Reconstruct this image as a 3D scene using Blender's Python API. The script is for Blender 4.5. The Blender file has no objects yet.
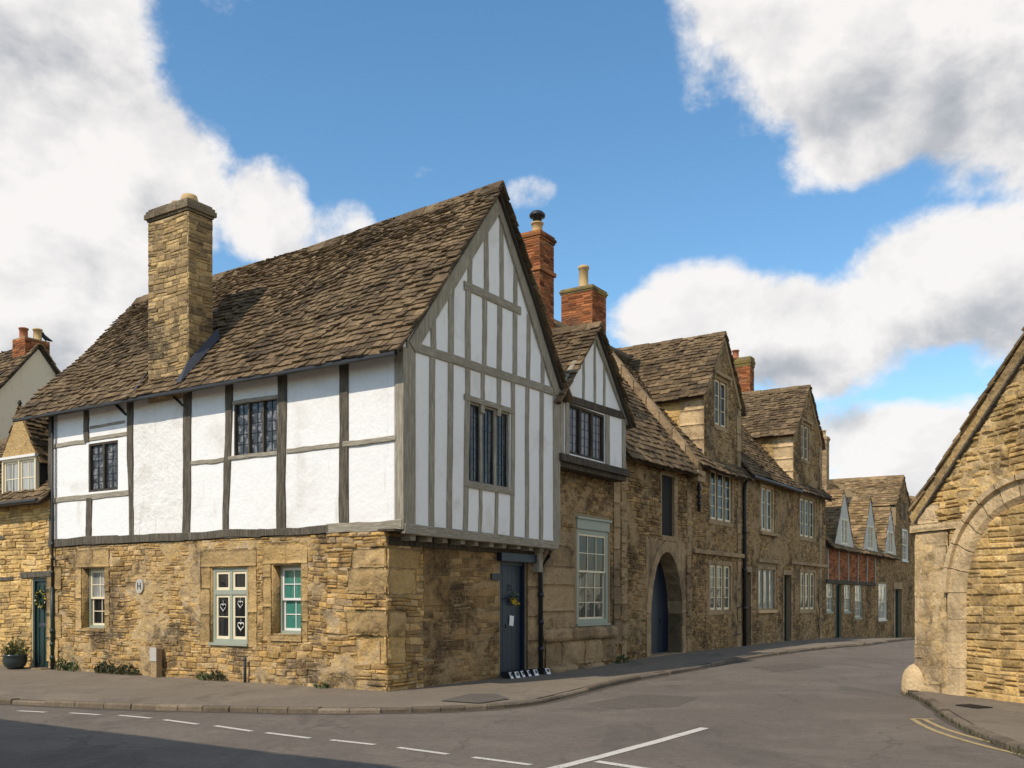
import bpy, math, random
from mathutils import Vector, noise as mnoise
random.seed(7)
R = random.random
def U(a, b): return a + (b - a) * random.random()
S = bpy.context.scene
COL = S.collection

# ------------------------------------------------------------------ camera
F_PX, H_EYE, HOR = 973.0, 1.6, 600.0
cam_d = bpy.data.cameras.new('camera'); cam = bpy.data.objects.new('camera', cam_d); COL.objects.link(cam)
cam_d.sensor_width = 36.0; cam_d.lens = F_PX / 1024 * 36
cam_d.shift_y = (HOR - 384) / 1024
cam_d.clip_start = 0.1; cam_d.clip_end = 4000
cam.location = (0, 0, H_EYE); cam.rotation_euler = (math.radians(90), 0, 0)
S.camera = cam
S.render.resolution_x, S.render.resolution_y = 1024, 768
S.render.engine = 'CYCLES'
S.cycles.use_denoising = True
S.cycles.max_bounces = 6

# ------------------------------------------------------------------ light
S.view_settings.view_transform = 'Standard'; S.view_settings.look = 'None'
S.view_settings.exposure = 0.38
S.view_settings.use_white_balance = True; S.view_settings.white_balance_temperature = 6850; S.view_settings.white_balance_tint = 11; S.view_settings.gamma = 1.0
SUN_AZ = math.atan2(-0.70, -0.715)          # angle from +Y towards +X of the direction to the sun
SUN_EL = math.radians(46)
sd = bpy.data.lights.new('sun', 'SUN'); sd.energy = 2.9; sd.angle = math.radians(0.6); sd.color = (1.0, 0.93, 0.82)
sun = bpy.data.objects.new('sun', sd); COL.objects.link(sun)
to_sun = Vector((math.sin(SUN_AZ) * math.cos(SUN_EL), math.cos(SUN_AZ) * math.cos(SUN_EL), math.sin(SUN_EL)))
sun.rotation_euler = (-to_sun).to_track_quat('-Z', 'Y').to_euler(); sun.location = to_sun * 60

class NT:
    def __init__(s, tree): s.t = tree; s.n = tree.nodes; s.l = tree.links
    def new(s, typ, **kw):
        n = s.n.new(typ)
        for k, v in kw.items():
            if k.startswith('i_'): s.put(n.inputs[k[2:].replace('_', ' ')], v)
            else: setattr(n, k, v)
        return n
    def put(s, sock, v):
        if hasattr(v, 'is_output'): s.l.new(v, sock)
        else: sock.default_value = v
    def m(s, op, a, b=None, c=None, clamp=False):
        n = s.n.new('ShaderNodeMath'); n.operation = op; n.use_clamp = clamp
        for i, v in enumerate((a, b, c)):
            if v is not None: s.put(n.inputs[i], v)
        return n.outputs[0]
    def vm(s, op, a, b=None):
        n = s.n.new('ShaderNodeVectorMath'); n.operation = op
        for i, v in enumerate((a, b)):
            if v is not None: s.put(n.inputs[i], v)
        return n.outputs['Value'] if op in ('LENGTH', 'DOT_PRODUCT') else n.outputs[0]
    def noise(s, vec, scale, detail=4, rough=.55, dist=0.0):
        n = s.n.new('ShaderNodeTexNoise'); s.put(n.inputs['Vector'], vec)
        n.inputs['Scale'].default_value = scale; n.inputs['Detail'].default_value = detail
        n.inputs['Roughness'].default_value = rough; n.inputs['Distortion'].default_value = dist
        return n.outputs['Fac']
    def ramp(s, fac, stops):
        n = s.n.new('ShaderNodeValToRGB'); s.put(n.inputs[0], fac)
        e = n.color_ramp.elements
        while len(e) < len(stops): e.new(0.5)
        for el, (p, c) in zip(e, stops):
            el.position = p; el.color = (c, c, c, 1) if isinstance(c, (int, float)) else (*c, 1)
        return n.outputs[0]
    def mix(s, fac, a, b, blend='MIX'):
        n = s.n.new('ShaderNodeMix'); n.data_type = 'RGBA'; n.blend_type = blend; n.clamp_factor = True
        for i, v in ((0, fac), (6, a), (7, b)):
            if isinstance(v, tuple) and len(v) == 3: v = (*v, 1)
            s.put(n.inputs[i], v)
        return n.outputs[2]
    def smooth(s, v, a, b):
        n = s.n.new('ShaderNodeMapRange'); n.interpolation_type = 'SMOOTHSTEP'
        s.put(n.inputs[0], v); n.inputs[1].default_value = a; n.inputs[2].default_value = b
        return n.outputs[0]

def build_world():
    w = bpy.data.worlds.new('World'); S.world = w; w.use_nodes = True
    t = NT(w.node_tree); t.n.clear()
    sky = t.new('ShaderNodeTexSky', sky_type='NISHITA', sun_disc=False)
    sky.sun_elevation = SUN_EL; sky.sun_rotation = SUN_AZ
    sky.air_density = 1.0; sky.dust_density = 0.35; sky.ozone_density = 2.2; sky.altitude = 100
    hs = t.new('ShaderNodeHueSaturation'); hs.inputs['Hue'].default_value = .493; hs.inputs['Saturation'].default_value = 1.2
    t.put(hs.inputs['Color'], sky.outputs[0])
    bg = t.new('ShaderNodeBackground', i_Strength=0.15); t.put(bg.inputs[0], hs.outputs[0])
    tc = t.new('ShaderNodeTexCoord'); d = t.vm('NORMALIZE', tc.outputs['Generated'])
    sp = t.new('ShaderNodeSeparateXYZ'); t.put(sp.inputs[0], d)
    az = t.m('ARCTAN2', sp.outputs[0], sp.outputs[1]); el = t.m('ARCSINE', sp.outputs[2])
    # cumulus banks: azimuth, elevation, half-width, half-height (degrees), weight
    banks = [(-28, 19, 9.8, 9, 1.0), (-29, 30, 7.8, 6.5, 1.0), (-20, 21.6, 4.6, 4.4, .9), (-14.2, 21.0, 4.0, 3.0, .8),
             (-10.0, 20.8, 3.0, 2.2, .7), (-17, 32, 4.6, 2.6, .40), (-26, 10, 10, 5, .8), (-5.5, 23.0, 3.5, 1.3, .40), (-4, 33, 2, 1.0, .28),
             (1.0, 22.6, 2.2, 1.1, .56), (22, 28, 8.5, 5.4, 1.0), (17, 31, 6.5, 4, .95), (29, 27, 9, 6.2, 1.0), (19.5, 24.2, 4.5, 2.6, .8),
             (10.5, 15.4, 5.5, 3.0, 1.0), (17, 14.6, 6.5, 3.2, 1.0), (24, 16.4, 6.0, 3.6, 1.0), (30, 16.0, 9, 3.8, 1.0),
             (20, 8.2, 11, 2.6, .8), (24, 4.5, 16, 3.0, .8), (0, 3, 30, 4, .5), (-34, 3, 12, 6, .7),
             (70, 25, 26, 14, .9), (-75, 22, 26, 15, .9), (105, 30, 42, 24, 1.0), (180, 28, 34, 16, 1.0), (-130, 40, 18, 14, .55), (20, 62, 26, 14, .7)]  # out-of-view banks, broadened on the right as fill light for the shaded fronts
    nz = t.new('ShaderNodeMapping'); t.put(nz.inputs[0], d); nz.inputs['Scale'].default_value = (1, 1, 1.25)
    vec = nz.outputs[0]
    n1 = t.noise(vec, 7.5, 12, .60, .12)
    off = t.vm('ADD', vec, (-0.02, 0.0, 0.035))
    n2 = t.noise(off, 7.5, 10, .56, .12)
    def field(el_s):
        f = None
        for a, e, ra, re, wt in banks:
            x = t.m('MULTIPLY', t.m('SUBTRACT', az, math.radians(a)), 1 / math.radians(ra))
            y = t.m('MULTIPLY', t.m('SUBTRACT', el_s, math.radians(e)), 1 / math.radians(re))
            g = t.m('ADD', t.m('MULTIPLY', x, x), t.m('MULTIPLY', y, y))
            g = t.m('DIVIDE', wt, t.m('ADD', 1.0, t.m('MULTIPLY', g, g)))
            f = g if f is None else t.m('MAXIMUM', f, g)
        return f
    f = field(el); f2 = field(t.m('ADD', el, 0.05))
    dens = t.m('ADD', f, t.m('MULTIPLY', t.m('SUBTRACT', n1, 0.5), 1.5))
    dens2 = t.m('ADD', f2, t.m('MULTIPLY', t.m('SUBTRACT', n2, 0.5), 1.5))
    mask = t.smooth(dens, 0.38, 0.68)
    dark = t.smooth(dens2, 0.62, 1.30)
    big = t.noise(vec, 4.2, 5, .55)
    fine = t.m('MULTIPLY', t.m('SUBTRACT', n1, n2), 1.5)
    shade = t.m('ADD', t.m('SUBTRACT', 0.97, t.m('MULTIPLY', dark, t.m('ADD', .22, t.m('MULTIPLY', t.smooth(big, .36, .62), .44)))), fine, clamp=True)
    ccol = t.ramp(shade, [(0.0, (.36, .405, .47)), (.35, (.52, .555, .61)), (.7, (.77, .785, .815)), (1.0, (.95, .955, .97))])
    cb = t.new('ShaderNodeBackground', i_Strength=0.76); t.put(cb.inputs[0], ccol)
    ms = t.new('ShaderNodeMixShader'); t.put(ms.inputs[0], t.m('MULTIPLY', mask, 0.97)); t.put(ms.inputs[1], bg.outputs[0]); t.put(ms.inputs[2], cb.outputs[0])
    out = t.new('ShaderNodeOutputWorld'); t.put(out.inputs[0], ms.outputs[0])
build_world()

# ------------------------------------------------------------------ materials
def new_mat(name):
    m = bpy.data.materials.new(name); m.use_nodes = True
    t = NT(m.node_tree); b = t.n['Principled BSDF']
    return m, t, b
def oc(t, scale=(1, 1, 1)):
    tc = t.new('ShaderNodeTexCoord')
    if scale == (1, 1, 1): return tc.outputs['Object']
    mp = t.new('ShaderNodeMapping'); t.put(mp.inputs[0], tc.outputs['Object']); mp.inputs['Scale'].default_value = scale
    return mp.outputs[0]
def bump(t, b, h, dist, strength=1.0):
    n = t.new('ShaderNodeBump'); n.inputs['Distance'].default_value = dist; n.inputs['Strength'].default_value = strength
    t.put(n.inputs['Height'], h); t.put(b.inputs['Normal'], n.outputs[0])
def tint(t):
    a = t.new('ShaderNodeAttribute', attribute_name='tint'); s = t.new('ShaderNodeSeparateColor'); t.put(s.inputs[0], a.outputs['Color'])
    return s.outputs[0], s.outputs[1], s.outputs[2]

def stone_mat(name, pal, stain=(.10, .085, .06), stain_amt=.75, stain_lo=.5, bumpd=.03, blend=.5, wash=None, mould=.45, gv=.58):
    warm = lambda p: (p[0] * 1.03, p[1] * .965, p[2] * .91)
    pal = [warm(p) for p in pal]; wash = warm(wash) if wash else None; stain = warm(stain)
    m, t, b = new_mat(name); v = oc(t); r, g, bl = tint(t)
    n_f = t.noise(v, 22, 6, .65); n_m = t.noise(v, 5, 5, .6); n_l = t.noise(v, .75, 5, .6, .6)
    rr = t.m('ADD', t.m('MULTIPLY', r, 1 - blend), t.m('MULTIPLY', t.smooth(t.noise(v, 2.3, 6, .65, .8), .28, .72), blend))
    c = t.ramp(rr, [(i / (len(pal) - 1), p) for i, p in enumerate(pal)])
    if wash:
        c = t.mix(t.m('MULTIPLY', t.smooth(t.noise(oc(t, (1, 1, .55)), 1.25, 6, .62, .7), .50, .64), .62), c, wash)
    c = t.mix(t.m('MULTIPLY', t.smooth(n_m, .45, .72), .5), c, pal[-1])
    val = t.m('MULTIPLY', t.m('ADD', .89 - gv / 2, t.m('MULTIPLY', g, gv)), t.m('ADD', .46, t.m('MULTIPLY', n_f, 1.08)))
    c = t.mix(1.0, c, val, 'MULTIPLY')
    st = t.m('MULTIPLY', t.smooth(t.m('ADD', n_l, t.m('MULTIPLY', t.m('SUBTRACT', bl, .5), .22)), stain_lo, stain_lo + .2), stain_amt)
    c = t.mix(t.m('MULTIPLY', st, t.smooth(n_f, .3, .6)), c, stain)
    md = t.smooth(t.m('ADD', t.noise(oc(t, (1, 1, 1.35)), 2.9, 8, .68, .5), t.m('MULTIPLY', t.m('SUBTRACT', n_l, .5), .7)), .50, .66)
    c = t.mix(t.m('MULTIPLY', t.m('MULTIPLY', md, mould), t.smooth(n_f, .25, .55)), c, tuple(x * .62 for x in stain))
    t.put(b.inputs['Base Color'], c); b.inputs['Roughness'].default_value = .92; b.inputs['Specular IOR Level'].default_value = .2
    vor = t.new('ShaderNodeTexVoronoi'); t.put(vor.inputs['Vector'], v); vor.inputs['Scale'].default_value = 14
    h = t.m('ADD', t.m('ADD', n_f, t.m('MULTIPLY', n_m, 1.6)), t.m('MULTIPLY', vor.outputs['Distance'], .35))
    bump(t, b, h, bumpd)
    return m
def plain(name, col, rough=.6, var=.15, bumpd=0, scale=(1, 1, 1), nscale=9, spec=.4, coat=0, wear=None):
    m, t, b = new_mat(name); v = oc(t, scale)
    n = t.noise(v, nscale, 6, .6)
    k = t.m('ADD', 1 - var, t.m('MULTIPLY', n, 2 * var))
    c = t.mix(1.0, col, k, 'MULTIPLY')
    if wear:
        c = t.mix(t.smooth(t.noise(v, 1.7, 6, .65), .56, .7), c, wear)
    t.put(b.inputs['Base Color'], c); b.inputs['Roughness'].default_value = rough
    b.inputs['Specular IOR Level'].default_value = spec; b.inputs['Coat Weight'].default_value = coat
    if bumpd: bump(t, b, n, bumpd)
    return m

M = {}
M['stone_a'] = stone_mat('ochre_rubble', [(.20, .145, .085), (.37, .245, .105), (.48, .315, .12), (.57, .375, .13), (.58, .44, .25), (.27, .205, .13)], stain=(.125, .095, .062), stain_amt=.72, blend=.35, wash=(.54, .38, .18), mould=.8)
M['stone_d'] = stone_mat('grey_ochre_rubble', [(.21, .16, .095), (.36, .26, .135), (.46, .33, .155), (.53, .39, .19), (.28, .215, .13)], stain=(.115, .092, .064), stain_amt=.75, blend=.3, mould=.75)
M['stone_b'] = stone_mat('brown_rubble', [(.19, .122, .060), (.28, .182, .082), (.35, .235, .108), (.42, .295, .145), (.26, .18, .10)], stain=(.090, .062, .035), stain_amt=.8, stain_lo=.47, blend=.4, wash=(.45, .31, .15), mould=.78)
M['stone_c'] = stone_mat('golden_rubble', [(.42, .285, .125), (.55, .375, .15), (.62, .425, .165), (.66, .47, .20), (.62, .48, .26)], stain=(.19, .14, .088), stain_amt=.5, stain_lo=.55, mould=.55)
M['ashlar_a'] = stone_mat('yellow_ashlar', [(.44, .305, .13), (.51, .355, .15), (.54, .39, .19), (.42, .31, .16)], stain=(.15, .11, .065), stain_amt=.75, stain_lo=.47, bumpd=.03, gv=.26)
M['ashlar_p'] = stone_mat('pale_ashlar', [(.58, .43, .235), (.66, .51, .30), (.68, .53, .32), (.56, .40, .20)], stain=(.24, .18, .11), stain_amt=.7, stain_lo=.48, bumpd=.02, gv=.26)
M['ashlar_b'] = stone_mat('brown_ashlar', [(.33, .24, .13), (.39, .29, .165), (.44, .33, .20), (.29, .215, .125)], stain=(.12, .09, .058), stain_amt=.72, stain_lo=.47, bumpd=.02, gv=.26)
M['render_a'] = stone_mat('weathered_lime_render', [(.30, .235, .15), (.44, .33, .18), (.52, .375, .17), (.56, .44, .27), (.36, .28, .18)], stain=(.12, .095, .065), stain_amt=.75, blend=1.0, mould=.8, gv=.02, bumpd=.022)
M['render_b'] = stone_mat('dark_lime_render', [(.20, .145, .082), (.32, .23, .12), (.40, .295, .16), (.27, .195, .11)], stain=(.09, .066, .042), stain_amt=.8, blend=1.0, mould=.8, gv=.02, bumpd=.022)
M['render_p'] = stone_mat('pale_lime_render', [(.46, .33, .16), (.64, .475, .24), (.70, .54, .30), (.54, .38, .17)], stain=(.24, .175, .10), stain_amt=.55, blend=1.0, mould=.7, gv=.02, bumpd=.022)
M['mortar'] = plain('lime_mortar', (.43, .325, .185), .95, .25, .012, nscale=25)
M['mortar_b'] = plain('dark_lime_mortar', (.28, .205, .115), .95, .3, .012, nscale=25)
M['tiles'] = stone_mat('stone_tiles', [(.085, .060, .035), (.142, .101, .057), (.188, .134, .075), (.255, .188, .108), (.11, .085, .056)], blend=.55, gv=.46, stain=(.045, .036, .025), stain_amt=.75, stain_lo=.48, bumpd=.02)
M['tiles_g'] = stone_mat('golden_stone_tiles', [(.14, .096, .05), (.23, .16, .08), (.30, .21, .105), (.34, .25, .14), (.16, .12, .075)], stain=(.075, .06, .04), stain_amt=.65, stain_lo=.5, bumpd=.02)
M['deck'] = plain('roof_deck', (.05, .04, .03), .9, .3)
M['plaster'] = None
def plaster_mat(name, col, lumps=.006, stain=.5):
    m, t, b = new_mat(name); v = oc(t)
    n = t.noise(v, 1.1, 6, .62, .4); f = t.noise(v, 14, 5, .6)
    c = t.mix(t.m('MULTIPLY', t.smooth(n, .52, .78), stain), col, (.50, .455, .38))
    vs = oc(t, (3.2, 3.2, .35)); streak = t.noise(vs, 2.4, 5, .6)
    c = t.mix(t.m('MULTIPLY', t.smooth(streak, .6, .8), stain * 1.1), c, (.46, .42, .36))
    c = t.mix(1.0, c, t.m('ADD', .94, t.m('MULTIPLY', f, .12)), 'MULTIPLY')
    t.put(b.inputs['Base Color'], c); b.inputs['Roughness'].default_value = .9; b.inputs['Specular IOR Level'].default_value = .15
    bump(t, b, t.m('ADD', f, t.m('MULTIPLY', t.noise(v, 3.5, 4, .5), 2.5)), lumps)
    return m
M['plaster'] = plaster_mat('white_limewash', (.80, .79, .765), .006, .5)
M['plaster_rough'] = plaster_mat('rough_limewash', (.76, .74, .70), .014, .8)
M['cream_render'] = plaster_mat('cream_render', (.78, .66, .47), .006, .5)
def wood_mat(name, col, col2, scale):
    m, t, b = new_mat(name); v = oc(t, scale)
    n = t.noise(v, 3.5, 8, .7, .6); n2 = t.noise(oc(t), 2.2, 4, .6)
    c = t.mix(t.smooth(n, .35, .68), col2, col); c = t.mix(t.m('MULTIPLY', t.smooth(n2, .45, .75), .55), c, col2)
    t.put(b.inputs['Base Color'], c); b.inputs['Roughness'].default_value = .88; b.inputs['Specular IOR Level'].default_value = .2
    bump(t, b, n, .02)
    return m
OAK, OAK2 = (.43, .385, .30), (.23, .20, .15)
M['oak_v'] = wood_mat('weathered_oak_upright', OAK, OAK2, (9, 9, .7))
M['oak_h'] = wood_mat('weathered_oak_level', OAK, OAK2, (1.2, 1.2, 14))
M['oak_dark'] = wood_mat('dark_oak', (.12, .095, .065), (.04, .032, .024), (6, 6, .8))
M['oak_fa'] = wood_mat('grey_black_oak', (.175, .150, .112), (.06, .051, .038), (8, 8, .8))
M['navy'] = plain('navy_paint', (.005, .0125, .032), .45, .15, .002, spec=.4)
M['green_d'] = plain('dark_green_paint', (.014, .035, .030), .45, .2, .002)
M['sage'] = plain('sage_paint', (.30, .325, .255), .55, .12, .002)
M['cream'] = plain('cream_paint', (.74, .64, .44), .5, .08, .001)
M['white_paint'] = plain('white_paint', (.72, .70, .65), .5, .08, .001)
M['iron'] = plain('black_iron', (.018, .018, .020), .5, .2, .001)
M['gutter'] = plain('black_gutter', (.025, .025, .026), .45, .25)
M['lead'] = plain('grey_lead', (.055, .060, .075), .85, .2, .002)
M['clay'] = plain('buff_clay', (.50, .34, .15), .8, .15, .002)
M['clay_red'] = plain('red_clay', (.34, .12, .055), .8, .2, .002)
def brick_mat(name, c1, c2, mort):
    m, t, b = new_mat(name); v = oc(t); r, g, bl = tint(t)
    c = t.ramp(r, [(0, c1), (.5, c2), (1, tuple(x * .45 for x in c1))])
    n = t.noise(v, 18, 6, .6); k = t.m('MULTIPLY', t.m('ADD', .55, t.m('MULTIPLY', g, .6)), t.m('ADD', .6, t.m('MULTIPLY', n, .8)))
    c = t.mix(1.0, c, k, 'MULTIPLY'); c = t.mix(t.m('MULTIPLY', t.smooth(t.noise(v, 2.2, 5, .6), .5, .7), .55), c, (.08, .065, .05))
    t.put(b.inputs['Base Color'], c); b.inputs['Roughness'].default_value = .9; b.inputs['Specular IOR Level'].default_value = .2
    bump(t, b, n, .012); return m
M['brick'] = brick_mat('red_brick', (.33, .105, .042), (.43, .165, .062), None)
M['cap_stone'] = stone_mat('weathered_cap_stone', [(.20, .165, .11), (.26, .215, .14), (.17, .14, .10)], stain=(.07, .06, .045), stain_amt=.8, stain_lo=.42)
M['lichen'] = stone_mat('lichened_mortar', [(.20, .16, .06), (.33, .25, .07), (.18, .16, .12)], stain=(.06, .055, .05), bumpd=.02)
def glass_mat(name, dark, light, sx=(6, 6, .3), lo=.5, hi=.62, rough=.06, coat=.6):
    m, t, b = new_mat(name); n = t.noise(oc(t, sx), 1.6, 4, .6)
    c = t.mix(t.smooth(n, lo, hi), dark, light)
    t.put(b.inputs['Base Color'], c); b.inputs['Roughness'].default_value = .45; b.inputs['Specular IOR Level'].default_value = .05
    b.inputs['Coat Weight'].default_value = coat; b.inputs['Coat Roughness'].default_value = rough
    nn = t.noise(oc(t), 2.5, 3, .5); nb = t.new('ShaderNodeBump', i_Distance=.01); t.put(nb.inputs['Height'], nn); t.put(b.inputs['Coat Normal'], nb.outputs[0])
    return m
M['glass'] = glass_mat('dark_window_glass', (.010, .010, .011), (.028, .027, .025), coat=.42)
M['glass_curtain'] = glass_mat('curtained_window_glass', (.02, .021, .022), (.13, .122, .11), (7, 7, .25), .46, .66)
M['glass_leaded'] = glass_mat('leaded_window_glass', (.045, .048, .052), (.20, .20, .20), (6, 6, 5), .5, .6)
M['dull_white'] = plain('dull_white_paint', (.44, .41, .35), .6, .15, .002)
M['glass_pale'] = glass_mat('pale_blind_glass', (.16, .165, .155), (.40, .39, .35), (5, 5, .3), .38, .6)
M['glass_teal'] = glass_mat('teal_blind_glass', (.03, .16, .125), (.055, .22, .17), (9, 9, .1), .4, .6)
M['glass_red'] = glass_mat('red_curtained_glass', (.05, .032, .028), (.20, .15, .135), (8, 8, .2), .42, .6)
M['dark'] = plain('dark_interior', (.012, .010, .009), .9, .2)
M['kerbstone'] = stone_mat('kerb_stone', [(.15, .125, .093), (.19, .158, .117), (.24, .20, .148)], stain=(.11, .10, .085), bumpd=.01)
M['leaf'] = plain('leaf_green', (.055, .085, .022), .6, .5, 0, nscale=20)
M['leaf_dark'] = plain('dry_weed_green', (.06, .062, .025), .7, .6, 0, nscale=20)
M['conifer'] = plain('yellow_green_conifer', (.10, .105, .030), .7, .5, 0, nscale=20)
M['daffodil'] = plain('yellow_petal', (.75, .50, .02), .6, .2)
M['white_petal'] = plain('white_petal', (.72, .68, .60), .6, .2)
M['glaze'] = plain('dark_glazed_pot', (.03, .045, .045), .25, .3, 0, spec=.6)
M['paper'] = plain('white_card', (.80, .79, .77), .7, .05)
M['ink'] = plain('black_ink', (.02, .02, .02), .6, .05)
def asphalt_mat(name, base, worn, patch, scale=1.0):
    m, t, b = new_mat(name); v = oc(t)
    f = t.noise(v, 90, 3, .7); g = t.noise(v, 9, 6, .65); l = t.noise(v, .55, 5, .6, .8)
    vor = t.new('ShaderNodeTexVoronoi'); t.put(vor.inputs['Vector'], v); vor.inputs['Scale'].default_value = 120
    c = t.mix(t.smooth(l, .38, .66), base, worn)
    c = t.mix(t.m('MULTIPLY', t.smooth(t.noise(oc(t, (.8, .35, 1)), .9, 5, .6, 1.2), .54, .66), .75), c, patch)
    sp = t.noise(v, 34, 3, .75)
    k = t.m('MULTIPLY', t.m('ADD', .60, t.m('MULTIPLY', f, .8)), t.m('ADD', .70, t.m('MULTIPLY', g, .6)))
    k = t.m('MULTIPLY', k, t.m('ADD', .62, t.m('MULTIPLY', sp, .76)))
    c = t.mix(1.0, c, k, 'MULTIPLY')
    # hairline cracks
    cr = t.new('ShaderNodeTexVoronoi', feature='DISTANCE_TO_EDGE'); cr.inputs['Scale'].default_value = .42
    wn = t.new('ShaderNodeTexNoise'); t.put(wn.inputs['Vector'], v); wn.inputs['Scale'].default_value = 1.6; wn.inputs['Detail'].default_value = 5
    sc = t.new('ShaderNodeVectorMath', operation='SCALE'); t.put(sc.inputs[0], wn.outputs['Color']); sc.inputs['Scale'].default_value = 1.1
    t.put(cr.inputs['Vector'], t.vm('ADD', v, sc.outputs[0]))
    ck = t.m('MULTIPLY', t.m('SUBTRACT', 1.0, t.smooth(cr.outputs['Distance'], .002, .014)), t.smooth(l, .40, .55))
    c = t.mix(t.m('MULTIPLY', ck, .3), c, (.03, .027, .024))
    t.put(b.inputs['Base Color'], c); b.inputs['Roughness'].default_value = .85; b.inputs['Specular IOR Level'].default_value = .25
    bump(t, b, t.m('ADD', t.m('ADD', vor.outputs['Distance'], sp), t.m('MULTIPLY', g, .6)), .010)
    return m
M['asphalt'] = asphalt_mat('worn_asphalt', (.176, .147, .118), (.215, .180, .142), (.140, .118, .096))
M['pavement'] = asphalt_mat('pavement_tarmac', (.225, .182, .135), (.27, .22, .16), (.165, .134, .10))
M['patch'] = asphalt_mat('patched_tarmac', (.145, .122, .098), (.16, .135, .108), (.125, .105, .085))
M['grit'] = plain('gutter_grit', (.085, .066, .045), .95, .45, .01, nscale=30)
M['earth'] = plain('earth', (.10, .085, .05), .95, .3, .02, nscale=2)
def worn_paint(name, col, under, amt):
    m, t, b = new_mat(name); v = oc(t)
    w = t.smooth(t.m('ADD', t.m('MULTIPLY', t.noise(v, 40, 4, .7), .6), t.m('MULTIPLY', t.noise(v, 5, 5, .6), .5)), amt, amt + .12)
    c = t.mix(w, col, under); t.put(b.inputs['Base Color'], c); b.inputs['Roughness'].default_value = .75
    return m
M['road_white'] = worn_paint('worn_white_paint', (.56, .52, .45), (.14, .125, .108), .60)
M['road_yellow'] = worn_paint('worn_yellow_paint', (.42, .31, .13), (.14, .12, .10), .56)

# ------------------------------------------------------------------ mesh helpers
class Face:                      # a vertical wall plane: u runs to the right as seen from outside, v outward, z up
    def __init__(s, o, d):
        L = math.hypot(*d); s.o = o; s.d = (d[0] / L, d[1] / L); s.n = (s.d[1], -s.d[0])
    def p(s, u, v, z):
        return Vector((s.o[0] + u * s.d[0] + v * s.n[0], s.o[1] + u * s.d[1] + v * s.n[1], z))
    def u_at(s, x, v=0):
        k = (x - 512) / F_PX; ox = s.o[0] + v * s.n[0]; oy = s.o[1] + v * s.n[1]
        return (k * oy - ox) / (s.d[0] - k * s.d[1])
    def at(s, x, y, v=0):
        u = s.u_at(x, v); q = s.p(u, v, 0)
        return u, H_EYE + (HOR - y) / F_PX * q.y
    def rect(s, x0, x1, y0, y1, v=0):
        u0, u1 = s.u_at(x0, v), s.u_at(x1, v); q = s.p((u0 + u1) / 2, v, 0)
        return u0, u1, H_EYE + (HOR - y1) / F_PX * q.y, H_EYE + (HOR - y0) / F_PX * q.y
    def shifted(s, v): return Face((s.o[0] + v * s.n[0], s.o[1] + v * s.n[1]), s.d)

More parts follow.
